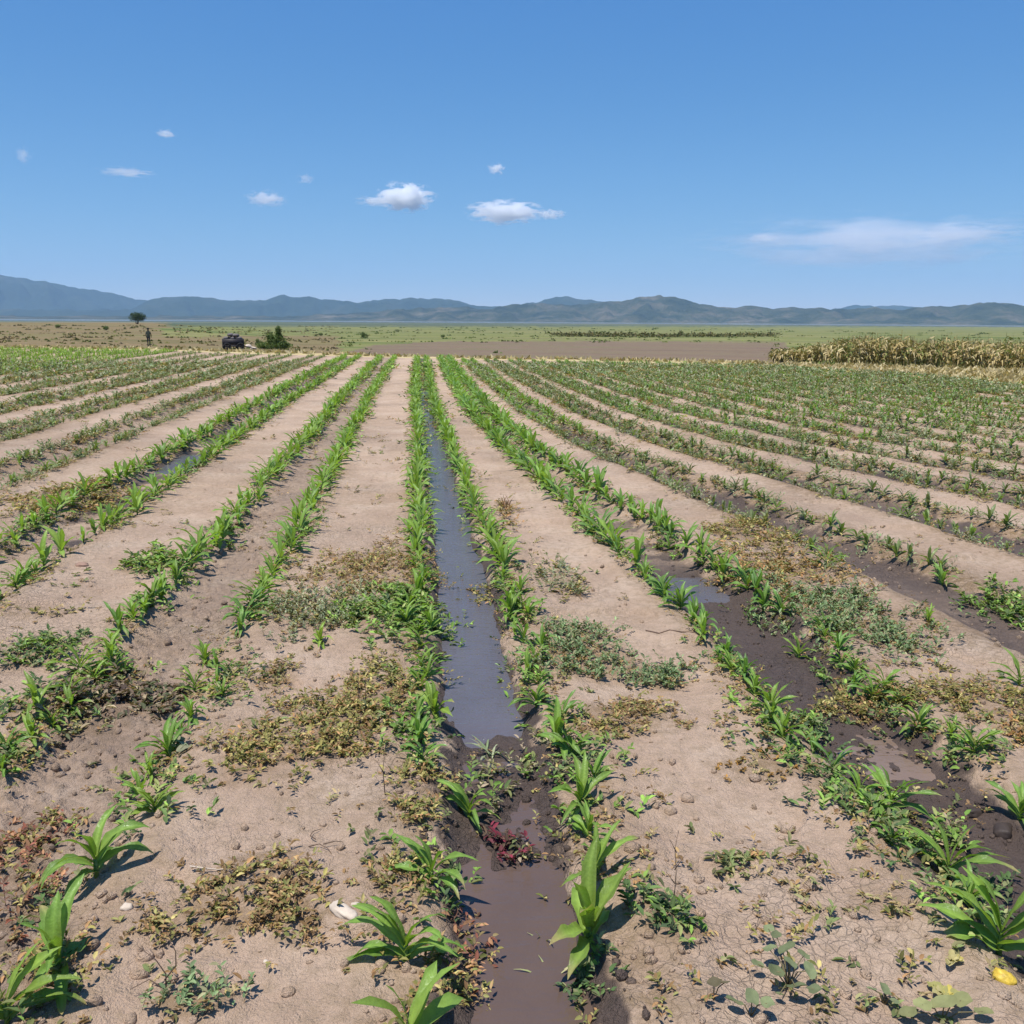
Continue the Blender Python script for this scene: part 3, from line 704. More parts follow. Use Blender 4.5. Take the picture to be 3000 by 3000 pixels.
# ---------------------------------------------------------------- weeds
KIND = {   # leaf size, height, leaves per m2, colours, upright
 'olive': (.012, .045, 6500, [(.22, .19, .06), (.16, .15, .05), (.30, .25, .10), (.12, .13, .04), (.26, .15, .07)], .4),
 'brown': (.010, .022, 4800, [(.22, .135, .06), (.28, .19, .09), (.16, .10, .05), (.20, .19, .07)], .2),
 'green': (.017, .085, 5200, [(.12, .21, .04), (.18, .28, .06), (.10, .15, .05), (.20, .22, .08)], .6),
 'grey': (.011, .075, 5200, [(.17, .20, .11), (.22, .24, .15), (.13, .16, .08), (.24, .22, .13)], .9),
 'bluegreen': (.012, .05, 6000, [(.13, .19, .085), (.17, .23, .11), (.10, .15, .07), (.21, .20, .11)], .9),
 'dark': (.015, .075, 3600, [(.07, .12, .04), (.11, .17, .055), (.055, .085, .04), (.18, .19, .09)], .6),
 'sparse': (.014, .04, 1500, [(.13, .16, .06), (.18, .17, .08)], .5),
 'moss': (.009, .012, 4500, [(.26, .14, .04), (.30, .19, .06), (.20, .12, .04)], .1),
 'rust': (.012, .04, 4500, [(.28, .15, .06), (.24, .18, .08), (.17, .15, .06), (.32, .22, .11)], .5),
 'red': (.012, .04, 4000, [(.20, .075, .05), (.28, .15, .08), (.17, .13, .06), (.12, .06, .04)], .4),
 'litter': (.020, .045, 3600, [(.10, .07, .055), (.17, .12, .085), (.25, .20, .13), (.09, .10, .05)], .3),
 'tan': (.010, .014, 2600, [(.30, .23, .12), (.24, .18, .09), (.22, .20, .09)], .3),
 'mudweed': (.013, .040, 1900, [(.13, .15, .06), (.22, .21, .10), (.08, .07, .05), (.28, .22, .15)], .6),
 'crimson': (.014, .05, 3200, [(.16, .025, .04), (.10, .03, .035), (.09, .06, .04)], .6),
}
def leaflets(P, size, up, cols, rng, elong=1.8, az=None, el=None, fine=True):
    # one small cupped leaf per point
    n = len(P); az = rng.uniform(0, 2 * math.pi, n) if az is None else az; el = rng.normal(.25 + up * .55, .45, n) if el is None else el
    s = size * rng.uniform(.45, 1.25, n); elong = elong * rng.uniform(.75, 1.4, n)
    d = np.stack([np.cos(az) * np.cos(el), np.sin(az) * np.cos(el), np.sin(el)], -1)
    sd = np.stack([-np.sin(az), np.cos(az), rng.normal(0, .3, n)], -1); sd /= np.linalg.norm(sd, axis=1)[:, None]; nm = np.cross(d, sd)
    l = (s * elong)[:, None]; wv = (s * .5)[:, None]; cup = l * .10
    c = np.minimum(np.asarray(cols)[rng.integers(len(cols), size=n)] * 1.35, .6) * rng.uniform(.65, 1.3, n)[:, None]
    if fine:
        V = np.stack([P, P + d * l * .3 + sd * wv * .85 + nm * cup, P + d * l * .68 + sd * wv * .7 + nm * cup, P + d * l - nm * l * .1, P + d * l * .68 - sd * wv * .7 + nm * cup, P + d * l * .3 - sd * wv * .85 + nm * cup], 1).reshape(-1, 3)
        i = np.arange(n) * 6
        T = np.concatenate([np.stack([i, i + 1, i + 2], -1), np.stack([i, i + 2, i + 3], -1), np.stack([i, i + 3, i + 4], -1), np.stack([i, i + 4, i + 5], -1)])
        return V, T, np.repeat(c, 6, 0)
    V = np.stack([P, P + d * l * .5 + sd * wv + nm * cup, P + d * l - nm * l * .1, P + d * l * .5 - sd * wv + nm * cup], 1).reshape(-1, 3)
    i = np.arange(n) * 4; T = np.concatenate([np.stack([i, i + 1, i + 2], -1), np.stack([i, i + 2, i + 3], -1)])
    return V, T, np.repeat(c, 4, 0)
LEN = {'moss': .02, 'brown': .06, 'tan': .04, 'sparse': .035, 'litter': .05}
def sprigs(rx_, ry_, kind, rng, hscale=1.0, lscale=1.0, per=9, fine=True):
    # rooted stems that carry pairs of leaves: root points in, mesh arrays out
    size, hgt, _p, cols, up = KIND[kind]; n = len(rx_)
    az = rng.uniform(0, 2 * math.pi, n); el = np.clip(rng.normal(.12 + up * .75, .28, n), .02, 1.45)
    Ls = LEN.get(kind, .065) * rng.uniform(.4, 1.5, n) * lscale; hg = np.sin(el) * Ls; hg = np.minimum(hg, hgt * 1.5 * hscale)
    rz_ = ground_z(rx_, ry_)
    t = (np.arange(per) + .6) / per; t = t[None, :] + rng.uniform(-.05, .05, (n, per))
    bx = rx_[:, None] + np.cos(az)[:, None] * (np.cos(el) * Ls)[:, None] * t; by = ry_[:, None] + np.sin(az)[:, None] * (np.cos(el) * Ls)[:, None] * t
    bz = (rz_ + .002)[:, None] + hg[:, None] * (t ** .75)
    side = np.where(np.arange(per) % 2 == 0, 1, -1)[None, :] * rng.uniform(.5, 1.3, (n, per))
    P = np.stack([bx, by, bz], -1).reshape(-1, 3)
    la = (az[:, None] + side).ravel(); le = rng.normal(.15 + up * .4, .3, n * per)
    V, T, C = leaflets(P, size * lscale, up, cols, rng, az=la, el=le, fine=fine)
    C = C * np.repeat(np.repeat(rng.uniform(.7, 1.3, n), per), len(C) // (n * per))[:, None]
    w_ = .0011 * lscale; sx = -np.sin(az) * w_; sy = np.cos(az) * w_; q = min(3, per - 1)
    S = np.stack([np.stack([rx_ - sx, ry_ - sy, rz_ - .004], -1), np.stack([rx_ + sx, ry_ + sy, rz_ - .004], -1), np.stack([bx[:, -1] + sx * .5, by[:, -1] + sy * .5, bz[:, -1]], -1), np.stack([bx[:, -1] - sx * .5, by[:, -1] - sy * .5, bz[:, -1]], -1)], 1).reshape(-1, 3)
    i = len(V) + np.arange(n) * 4; T = np.concatenate([T, np.stack([i, i + 1, i + 2], -1), np.stack([i, i + 2, i + 3], -1)])
    sc_ = np.array((.24, .16, .09)) if kind not in ('red', 'crimson') else np.array((.16, .05, .045))
    return np.concatenate([V, S]), T, np.concatenate([C, np.repeat(sc_[None], n * 4, 0) * rng.uniform(.7, 1.3, (n * 4, 1))])
def weed_cloud(cx, cy, rx, ry, kind, rng):
    size, hgt, per, cols, up = KIND[kind]; dist = math.hypot(cx, cy); k = max(1, dist / 5.0)
    area = math.pi * rx * ry; n = int(np.clip(area * per * .21 / k ** 2, 24, 900)); N2 = n * 4
    r_ = np.sqrt(rng.uniform(0, 1, N2)) * 1.5; a = rng.uniform(0, 2 * math.pi, N2)
    x = cx + rx * r_ * np.cos(a); y = cy + ry * r_ * np.sin(a)
    cl = fbm(x * 10, y * 10, 71, 3, .7); edge = r_ + (fbm(x * 4, y * 4, 77, 3, .7) - .5) * 1.7
    keep = (cl + rng.uniform(-.16, .16, N2) > .47) & (edge + rng.uniform(-.45, .3, N2) < .85)
    x, y = x[keep][:n], y[keep][:n]
    if len(x) < 4: x = cx + rng.normal(0, rx * .4, 12); y = cy + rng.normal(0, ry * .4, 12)
    mix = {'olive': 'brown', 'brown': 'olive', 'green': 'dark', 'grey': 'olive', 'bluegreen': 'brown', 'dark': 'green', 'red': 'olive', 'rust': 'olive', 'litter': 'brown', 'mudweed': 'green', 'tan': 'olive', 'moss': 'tan', 'crimson': 'mudweed', 'sparse': 'olive'}[kind]
    m = rng.random(len(x)) < .24; m[:2] = (True, False) if len(x) > 1 else False; a_ = (rng, max(1, dist / 9) ** .4, k, 9 if dist < 6 else 7, dist < 7)
    V1, T1, C1 = sprigs(x[~m], y[~m], kind, *a_); V2, T2, C2 = sprigs(x[m], y[m], mix, *a_)
    return np.concatenate([V1, V2]), np.concatenate([T1, T2 + len(V1)]), np.concatenate([C1, C2])
for j, (pp, lab) in enumerate(zip(PATCHES, [p[5] for p in PL])):
    cx, cy, rx, ry, kind = pp; rng = np.random.default_rng(300 + j)
    V, T, C = weed_cloud(cx, cy, rx, ry, kind, rng)
    o = mk('weed_patch', V - np.array((cx, cy, 0)), T, M_WEED, None, C, False); o.location = (cx, cy, 0)
    tag(o, lab, 'weed patch', 'weed patches on the beds and furrow edges')

def scatter_weeds():
    rng = np.random.default_rng(77); VV = []; TT = []; CC = []; n = 0
    def put(x, y, kind, cnt, rad):
        nonlocal n
        d = math.hypot(x, y); k = max(1, d / 6) ** .85; m = max(1, int(round(cnt / 7)))
        xx = x + rng.normal(0, rad, m); yy = y + rng.normal(0, rad * 1.3, m)
        V, T, C = sprigs(xx, yy, kind, rng, max(1, d / 9) ** .3, k, 7, d < 7)
        VV.append(V); TT.append(T + n); CC.append(C); n += len(V)
    # along the plant rows
    for p in plants:
        if not p['vis'] or p['pz'] > 34: continue
        k = p['row'][0]; d = p['pz']
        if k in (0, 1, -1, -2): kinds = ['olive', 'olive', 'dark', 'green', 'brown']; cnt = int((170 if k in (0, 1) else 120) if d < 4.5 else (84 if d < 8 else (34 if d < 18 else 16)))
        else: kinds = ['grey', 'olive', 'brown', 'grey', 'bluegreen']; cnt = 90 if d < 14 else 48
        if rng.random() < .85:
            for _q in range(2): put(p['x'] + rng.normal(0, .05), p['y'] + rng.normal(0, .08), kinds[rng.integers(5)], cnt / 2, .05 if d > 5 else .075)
    # thin sprinkling on beds
    for _ in range(1500):
        d = 1.9 * (18 / 1.9) ** rng.random(); a = rng.uniform(-.6, .8); x, y = d * math.sin(a), d * math.cos(a)
        if float(fbm(np.array([x * .9]), np.array([y * .9]), 91, 3)[0]) < .5: continue
        s, k, u = furrow(np.array([x]), np.array([y]))
        put(x, y, ['olive', 'brown', 'brown', 'tan', 'sparse'][rng.integers(5)], rng.integers(4, 22), .035)
    return tag(mk('small_weeds', np.concatenate(VV), np.concatenate(TT), M_WEED, None, np.concatenate(CC), False),
               'small scattered weeds and leaf litter along the maize rows and beds', 'weeds', kind='stuff')
scatter_weeds()

# clods and crumbs of soil
def clods():
    rng = np.random.default_rng(55); V0, T0 = ICO[1]; b = []; t = []; n = 0; at_ = []
    cnt = 0
    while cnt < 3400:
        d = 1.7 * (11 / 1.7) ** rng.random(); a = rng.uniform(-.55, .8); x, y = d * math.sin(a), d * math.cos(a)
        s, k, u = furrow(np.array([x]), np.array([y])); k = int(k[0]); au = abs(float(u[0]))
        pr = .7 if (k in (1, -1) and au < .2) else (.55 if au < .24 else .16)
        if k == 0 and au < .13 and not (2.7 < y < 3.6): continue
        if rng.random() > pr: continue
        r_ = abs(rng.normal(.006, .006)) + .003
        if k == 1 and au < .2: r_ *= .7
        v = V0 * r_ * rng.uniform(.6, 1.35, 3) * (1 + .28 * rng.uniform(-1, 1, (len(V0), 1)))
        z = float(ground_z(np.array([x]), np.array([y]))[0])
        b.append(v + np.array((x, y, z + r_ * .15))); t.append(T0 + n); n += len(V0)
        wv = (1.0 if k in (0, 1) else .45) if au < .16 else .05
        at_.append(np.repeat([[wv * rng.uniform(.6, 1), rng.uniform(0, .4), .5]], len(V0), 0)); cnt += 1
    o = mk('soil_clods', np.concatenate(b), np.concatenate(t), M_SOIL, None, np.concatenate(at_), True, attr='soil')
    tag(o, 'crumbs and clods of broken soil lying on beds and furrows', 'clods', kind='stuff')
clods()

# ---------------------------------------------------------------- tall thin stems, twigs, stones, leaves
M_STONE = mat_simple('pale_stone', (.55, .46, .37), .9)
M_TWIG = mat_simple('twig', (.13, .085, .06), .9)
def stone(p, rx, ry, rz, rot, label, mat=M_STONE, seed=0, name='stone', cat='stone', group=None, lift=.45):
    x, y, z = at(*p); V, T = ICO[3]; rng = np.random.default_rng(seed)
    n = fbm(V[:, 0] * 1.6 + seed, V[:, 1] * 1.6 + V[:, 2] * 2.1, seed, 3); V = np.sign(V) * np.abs(V) ** .85
    V = V * (.72 + .55 * n)[:, None] * np.array((rx, ry, rz))
    o = mk(name, V, T, mat); o.location = (x, y, z + rz * lift * .5); o.rotation_euler = (.1, .12, rot); return tag(o, label, cat, group)
stone((1008, 2675), .052, .020, .018, R(-42), 'long pale cream stone lying on the cracked bed', seed=3)
stone((1050, 2655), .022, .010, .008, R(-10), 'thin pale flake beside the long cream stone', seed=5)
stone((372, 2662), .017, .014, .014, 0, 'small round whitish stone on the bed', seed=8)
stone((780, 2820), .008, .007, .006, 0, 'tiny pale pebble on the open bed', seed=9)
stone((1580, 2040), .014, .01, .01, 0, 'small pale pebble near the channel bank weeds', seed=19)
stone((240, 1658), .045, .03, .02, 0, 'flat brown clod lying alone on the bare bed', mat_simple('clod', (.30, .19, .14)), seed=12, name='soil_clod', cat='clod')
stone((2855, 2385), .04, .025, .022, .3, 'dark wet clod on the mud of the muddy furrow', mat_simple('wet_clod', (.05, .036, .03), .6), seed=14, name='soil_clod', cat='clod')
stone((2940, 2440), .045, .03, .026, .9, 'larger dark wet clod on the mud by the picture edge', bpy.data.materials['wet_clod'], seed=15, name='soil_clod', cat='clod')
M_YEL = mat_simple('yellow_skin', (.58, .40, .05), .5, .4, var=.35, scale=60)
f_ = stone((2942, 2872), .031, .022, .021, R(-25), 'bright yellow oval fruit lying below the large maize plant', M_YEL, seed=21, name='yellow_fruit', cat='fruit')

def twig(p, segs, label, scale=1.0, seed=0, name='twig', r0=.0022, group=None):
    x, y, z = at(*p); b = MB(); rng = np.random.default_rng(seed)
    for s in segs:
        P = np.array(s, float) * scale
        b.tube(P + rng.normal(0, .002, P.shape), np.linspace(r0, r0 * .4, len(P)), (.1, .08, .06), 5)
    o = b.build(name, M_TWIG); o.location = (x, y, z); return tag(o, label, 'twig', group)
def ground_line(p, pts):
    x, y, z = at(*p); return [(a, b, float(ground_z(np.array([x + a]), np.array([y + b]))[0]) - z + .003) for a, b in pts]
twig((485, 2910), [[(0, 0, -.01), (.005, .005, .05), (-.02, .01, .09), (-.06, .01, .13)], [(.002, 0, .04), (.03, 0, .08), (.035, 0, .12), (.02, 0, .15)], [(0, 0, .02), (-.04, .01, .035), (-.09, .0, .02)], [(0, 0, .03), (.05, 0, .05), (.09, 0, .055)]], 'bare branching twig standing behind the grey green weed clump', seed=1)
twig((950, 2480), [[(-.05, .0, .004), (-.01, -.01, .012), (.015, -.03, .01), (.03, -.055, .004)], [(-.03, .03, .01), (-.05, .05, .012), (-.045, .08, .008), (-.02, .10, .004)], [(.0, -.01, .01), (.04, .005, .02), (.06, .01, .004)]], 'dark dry forked twig flat on the cracked bed', seed=2)
twig((880, 2575), [[(-.06, 0, .0), (-.03, .01, .03), (0, .012, .045), (.04, .008, .03), (.07, 0, .002)], [(-.01, .012, .044), (-.03, .02, .02), (-.035, .03, .0)]], 'dark dry twig arching over the brown weed mat', seed=3)
twig((640, 2552), [[(-.085, .01, .012), (-.04, .0, .014), (0, -.005, .012), (.03, -.008, .008), (.05, -.03, .003)]], 'pale straw stick lying at the edge of the brown weed mat', seed=4, name='straw_stick', r0=.003)
bpy.data.objects['straw_stick'].data.materials[0] = M_STONE
twig((1975, 2640), [[(0, 0, 0), (.002, 0, .09), (-.004, 0, .17), (.0, 0, .23)], [(0, 0, .1), (.03, 0, .15)], [(0, 0, .06), (-.03, 0, .10)], [(0, 0, .16), (-.02, 0, .2)]], 'thin upright weed stalk rising from the dark leafy clump', seed=5, name='weed_stalk', r0=.0016)
twig((1050, 2080), [[(0, 0, 0), (.004, 0, .10), (0, 0, .19)], [(.03, .02, 0), (.035, 0, .08), (.03, 0, .15)]], 'pair of thin dead stalks on the bank among olive weeds', seed=6, name='dead_stalks', r0=.002)
twig((2000, 1850), [ground_line((2000, 1850), [(-.20, .03), (-.13, .0), (-.07, .015), (-.01, -.02), (.05, -.015), (.11, -.05), (.17, -.06), (.22, -.10)])], 'long dark root lying across the bed above the soft weed patch', seed=7, name='dry_root', r0=.0045)
twig((2960, 2130), [[(0, 0, 0), (.0, 0, .07), (.01, 0, .14)]], 'single brown dead stalk by the picture edge weeds', seed=8, name='dead_stalks', r0=.003)
twig((1130, 2330), [[(0, 0, 0), (-.01, .01, .09), (.0, .02, .17)], [(0, 0, .08), (-.03, 0, .13)]], 'brown dead stalk standing where bed meets mud bar', seed=9, name='dead_stalks', r0=.002)

# grass blades by the muddy pool and dead leaves
def blade_clump(p, n, L, wd, cols, label, seed, name='grass_clump', up=(.9, 1.4), cat='grass'):
    x, y, z = at(*p); rng = np.random.default_rng(seed); b = MB()
    for i in range(n):
        V, q, t = leaf_arrays(L * rng.uniform(.6, 1.2), wd, rng.uniform(0, 6.28), rng.uniform(*up), rng.uniform(.4, 1.6), rng.uniform(-.5, .5), 0, rng, 6)
        b.add(V + np.array((rng.normal(0, L * .12), rng.normal(0, L * .12), 0)), q, None, np.array(cols[rng.integers(len(cols))]) * rng.uniform(.8, 1.2))
    o = b.build(name, M_WEED); o.location = (x, y, z); return tag(o, label, cat)
blade_clump((1590, 2770), 9, .07, .006, [(.5, .45, .25), (.35, .36, .17)], 'straw coloured grass blades at the pool edge below the tallest maize', 1, up=(.5, 1.3))
blade_clump((1620, 2880), 9, .10, .006, [(.30, .32, .14), (.45, .42, .22)], 'pale grass blades leaning over the muddy pool', 2, up=(.1, .9))
blade_clump((1460, 2590), 8, .05, .008, [(.55, .47, .33), (.35, .28, .18)], 'bleached dead leaves at the head of the muddy pool', 3, 'dead_leaves', (.0, .6), 'dead leaves')
blade_clump((1450, 2700), 7, .05, .008, [(.40, .30, .20), (.25, .20, .10)], 'brown dead blades floating in the muddy pool', 4, 'dead_leaves', (.0, .3), 'dead leaves')
blade_clump((1440, 2210), 10, .13, .009, [(.25, .32, .16), (.3, .33, .2)], 'pale arching grass hanging over the end of the open water', 5, up=(.4, 1.0))
blade_clump((560, 2190), 6, .16, .02, [(.20, .24, .14), (.25, .25, .15)], 'faded drooping leaves lying beside the bare stemmed maize', 6, 'dead_leaves', (.0, .5), 'dead leaves')
blade_clump((2790, 2820), 8, .035, .022, [(.50, .42, .12), (.42, .36, .16)], 'yellowish curled dead leaves on the bed near the yellow fruit', 7, 'dead_leaves', (.1, .7), 'dead leaves')
blade_clump((2770, 2925), 12, .04, .026, [(.58, .48, .12), (.50, .44, .20), (.35, .33, .12)], 'heap of bright yellow dead leaves at the bottom edge', 8, 'dead_leaves', (.1, .7), 'dead leaves')
blade_clump((1480, 1490), 14, .14, .008, [(.22, .12, .07), (.17, .09, .05)], 'rust brown dry grass tuft on the bed beside the channel', 9, 'grass_clump', (.8, 1.5))

# broadleaf sprouts in the lower right
def broadleaf(p, spots, label, r_, seed, tint=(.17, .20, .10)):
    x, y, z = at(*p); e = empty('broadleaf_sprout', (x, y, z)); tag(e, label, 'broadleaf plant', 'round leaved sprouts on the bare bed'); rng = np.random.default_rng(seed)
    b = MB()
    for (dx, dy, h, s) in spots:
        b.tube([(0, 0, -.005), (dx * .4, dy * .4, h * .8), (dx, dy, h)], [.002, .0016, .0012], (.20, .17, .09), 5)
    b.build('stem', M_WEED, e)
    for (dx, dy, h, s) in spots:
        n = 12; R_ = r_ * s; tilt = rng.uniform(-.5, .5, 2); V = [(0, 0, 0)]; T = []
        for ring in (.55, 1.0):
            for i in range(n):
                a = 2 * math.pi * i / n; rr = R_ * ring * (1 + .12 * math.cos(2 * a) + (-.25 if i == 0 and ring == 1 else 0)) * rng.uniform(.93, 1.07)
                lx, ly = rr * math.cos(a), rr * math.sin(a) * .85
                V.append((lx, ly, .14 * rr * math.cos(3 * a) + (.18 * rr if ring == 1 else 0) + lx * tilt[0] + ly * tilt[1]))
        T = [[0, 1 + i, 1 + (i + 1) % n] for i in range(n)]; Qd = [[1 + i, 1 + n + i, 1 + n + (i + 1) % n, 1 + (i + 1) % n] for i in range(n)]
        c = np.array(tint) * rng.uniform(.75, 1.3)
        az = rng.uniform(0, 6.28); V = np.array(V); V = np.stack([V[:, 0] * math.cos(az) - V[:, 1] * math.sin(az), V[:, 0] * math.sin(az) + V[:, 1] * math.cos(az), V[:, 2]], -1)
        o = mk('leaf', V + np.array((dx, dy, h)), [np.array(Qd), np.array(T)], M_WEED, e, np.broadcast_to(c, (len(V), 3)))
broadleaf((2310, 2890), [(0, .0, .07, 1), (-.04, -.01, .055, 1.1), (.045, -.02, .06, 1.0), (.01, .05, .075, 1.1), (-.03, .07, .06, .9), (.06, .05, .05, .8), (-.01, -.06, .05, 1.1), (.035, -.07, .045, .9), (-.07, .04, .04, .8), (.005, .11, .07, .8), (.0, .15, .06, .7), (-.05, -.06, .03, .7)], 'tall round leaved grey green sprout with black leaf shadows', .021, 1)
broadleaf((2200, 2975), [(0, 0, .05, 1), (-.04, .01, .035, 1), (.035, -.01, .04, .9)], 'low round leaved sprout at the bottom edge beside the taller sprout', .022, 2)
broadleaf((2590, 2940), [(0, 0, .04, 1), (-.03, .012, .035, .8), (.01, -.03, .03, .8)], 'tiny three leaved sprout between tall sprout and yellow leaves', .016, 3)
broadleaf((2760, 2990), [(0, 0, .05, 1.2), (-.05, .01, .04, 1), (.05, .01, .045, 1.1), (.09, -.02, .035, .9), (-.09, 0, .03, .8)], 'pale wide leaved sprout below the heap of yellow leaves', .024, 4, (.24, .25, .11))
broadleaf((2090, 2930), [(0, 0, .05, 1), (.03, .01, .04, .8)], 'small dark two leaved sprout at the end of the weed carpet', .018, 5, (.14, .12, .07))

# ---------------------------------------------------------------- far things
# standing dry maize
def dry_maize():
    rng = np.random.default_rng(33); VV = []; TT = []; CC = []; n = 0
    base = [(2300, 1062), (2450, 1068), (3000, 1086), (3200, 1092), (3500, 1100)]
    bp = np.array([azm(*p) for p in base]); cols = np.array([(.40, .31, .15), (.33, .25, .11), (.50, .41, .23), (.24, .21, .08), (.40, .32, .15)])
    N = 3600; az = rng.uniform(bp[0, 0] - .012, azm(3900, 1000)[0], N); m = np.interp(az, bp[:, 0], bp[:, 1])
    d0 = np.empty(N)
    for i in range(N):
        d = 40.0
        for _ in range(6): d = (H - float(far_z(np.array([d]), np.array([az[i]]))[0])) / m[i]
        d0[i] = d
    d = d0 + 20 * rng.random(N) ** 1.7; x = d * np.sin(az); y = d * np.cos(az); z = ground_z(x, y)
    ramp_ = ss(bp[0, 0] - .012, bp[0, 0] + .07, az)
    h = rng.uniform(.72, 1.30, N) * (.45 + .55 * ramp_)
    h = h * (.7 + .55 * fbm(x * .35, y * .35, 17, 3)); h = np.where(rng.random(N) < .05, h * 1.2, h)
    b = MB()
    for i in range(N):
        c = cols[rng.integers(5)] * rng.uniform(.75, 1.25); g = rng.random() < .22
        if g: c = np.array((.17, .20, .06)) * rng.uniform(.8, 1.2)
        X, Y, Z, hh = x[i], y[i], z[i], h[i]
        a = rng.uniform(0, 3.14); ww = .016; dx, dy = math.cos(a) * ww, math.sin(a) * ww; tx, ty = rng.normal(0, .06, 2)
        b.add([(X - dx, Y - dy, Z), (X + dx, Y + dy, Z), (X + tx + dx * .5, Y + ty + dy * .5, Z + hh), (X + tx - dx * .5, Y + ty - dy * .5, Z + hh)], [[0, 1, 2, 3]], None, c * .8)
        for j in range(6):
            f = .22 + .75 * j / 6.5 + rng.uniform(-.04, .04); az_ = rng.uniform(0, 6.28); L = rng.uniform(.25, .5); ca, sa = math.cos(az_), math.sin(az_)
            sx, sy, sz = X + tx * f, Y + ty * f, Z + hh * f; wz = .035
            V = [(sx, sy, sz + wz), (sx, sy, sz - wz), (sx + ca * L * .5 - sa * .03, sy + sa * L * .5 + ca * .03, sz + L * .28), (sx + ca * L * .5 + sa * .03, sy + sa * L * .5 - ca * .03, sz + L * .22), (sx + ca * L * .85, sy + sa * L * .85, sz - L * rng.uniform(0, .5))]
            b.add(V, [[0, 1, 3, 2]], [[2, 3, 4]], c * rng.uniform(.8, 1.25))
    o = b.build('dry_maize_stand', M_DRY, None, False)
    tag(o, 'dense stand of tall dry tan maize beyond the field edge', 'dry maize', kind='stuff')
dry_maize()

# grass tufts on the land beyond the field
def tufts():
    rng = np.random.default_rng(44); pxs = rng.uniform(-300, 3300, 16000); u = rng.random(16000)
    P = []; C = []
    for i in range(16000):
        a, mm = azm(pxs[i], 1000); m_end = float(np.interp(a, _e[:, 0], _e[:, 1])); m_ = m_end - (m_end - .009) * u[i] ** .8 - .0008
        d = 60.0
        for _ in range(5): d = (H - float(far_z(np.array([d]), np.array([a]))[0])) / m_
        if d < dend(a): continue
        X, Y = d * math.sin(a), d * math.cos(a); qx, qy, _z = project([[X, Y, H - d * m_]]); qx, qy = qx[0], qy[0]
        if 1040 < qx < 2260 and 1003 < qy < np.interp(qx, *zip(*VERP)) and rng.random() < .985: continue
        if not (qy > np.interp(qx, *zip(*VERP))) and rng.random() < .93: continue
        vergy = qy > np.interp(qx, *zip(*VERP))
        if vergy: c = [(.42, .34, .18), (.34, .28, .13), (.50, .42, .25)][rng.integers(3)]
        elif qx < 1000 and qy > 950: c = [(.19, .17, .06), (.25, .19, .09), (.15, .16, .05), (.28, .21, .12)][rng.integers(4)]
        else: c = [(.15, .19, .05), (.20, .23, .07), (.24, .24, .09), (.11, .14, .04)][rng.integers(4)]
        P.append((X, Y, d)); C.append(c)
    P = np.array(P); C = np.array(C); z = ground_z(P[:, 0], P[:, 1]); n = len(P)
    vv = []; tt = []; cc = []
    for b in range(5):
        a = rng.uniform(0, 6.28, n); hh = rng.uniform(.04, .15, n) * (1 + P[:, 2] / 150); w_ = .06 + P[:, 2] * .0016
        ox, oy = rng.normal(0, .15, n) * (1 + P[:, 2] / 60), rng.normal(0, .1, n); X = P[:, 0] + ox; Y = P[:, 1] + oy
        lx, ly = rng.normal(0, .1, n), rng.normal(0, .1, n)
        V = np.stack([np.stack([X - np.cos(a) * w_, Y - np.sin(a) * w_, z - .02], -1), np.stack([X + np.cos(a) * w_, Y + np.sin(a) * w_, z - .02], -1), np.stack([X + lx, Y + ly, z + hh], -1)], 1).reshape(-1, 3)
        vv.append(V); tt.append(np.arange(n * 3).reshape(-1, 3) + b * n * 3); cc.append(np.repeat(C * rng.uniform(.8, 1.2, n)[:, None], 3, 0))
    tag(mk('grass_tufts', np.concatenate(vv), np.concatenate(tt), M_DRY, None, np.concatenate(cc), False), 'olive and straw grass tufts over the land beyond the crop', 'grass', kind='stuff')
tufts()

def far_at(px, py):
    a, m = azm(px, py); d = 60.0
    for _ in range(40): d = .5 * d + .5 * (H - float(far_z(np.array([d]), np.array([a]))[0])) / m
    X, Y = d * math.sin(a), d * math.cos(a); return X, Y, float(ground_z(np.array([X]), np.array([Y]))[0]), d
M_BARK = mat_simple('bark', (.10, .075, .055), .9)
def bushy(name, px, py, blobs, leafn, lsize, cols, label, cat, trunk=None, rs=1, group=None, dist=None):
    """blobs: (dx, dy, z, rx, rz) in photo pixels at that distance"""
    if dist: a, m = azm(px, py); X, Y = dist * math.sin(a), dist * math.cos(a); Z = float(ground_z(np.array([X]), np.array([Y]))[0]); d = dist
    else: X, Y, Z, d = far_at(px, py)
    m = d / (3000 * F); e = empty(name, (X, Y, Z)); tag(e, label, cat, group); rng = np.random.default_rng(rs)
    b = MB(); P = []
    zb = H - d * azm(px, py)[1] - Z           # height of the photo base over the ground there
    for (bx, bz, rx, rz) in blobs:
        n = int(leafn * rx * rz / sum(q[2] * q[3] for q in blobs)); v = rng.normal(0, 1, (n, 3)); v /= np.linalg.norm(v, axis=1)[:, None]; v *= (rng.random(n) ** .4)[:, None]
        v *= (.7 + .6 * fbm(v[:, 0] * 3 + bx, v[:, 2] * 3 + v[:, 1] * 2, rs, 2))[:, None]
        P.append(v * np.array((rx, rx, rz)) * m + np.array((bx * m, 0, zb + bz * m)))
    P = np.concatenate(P); P = P[P[:, 2] > .02]
    V, T, C = leaflets(P, lsize, .4, cols, rng, 1.5)
    for (tx, h, rr) in (trunk or []):
        b.tube([(tx * m * .3, 0, -.05), (tx * m * .6, 0, (zb + h * m) * .5), (tx * m, 0, zb + h * m)], [rr, rr * .8, rr * .5], (.1, .08, .06), 7)
    mk('crown', V, T, M_WEED, e, C, False)
    if trunk: b.build('trunk', M_BARK, e)
DK = [(.035, .06, .03), (.055, .085, .035), (.028, .045, .025)]
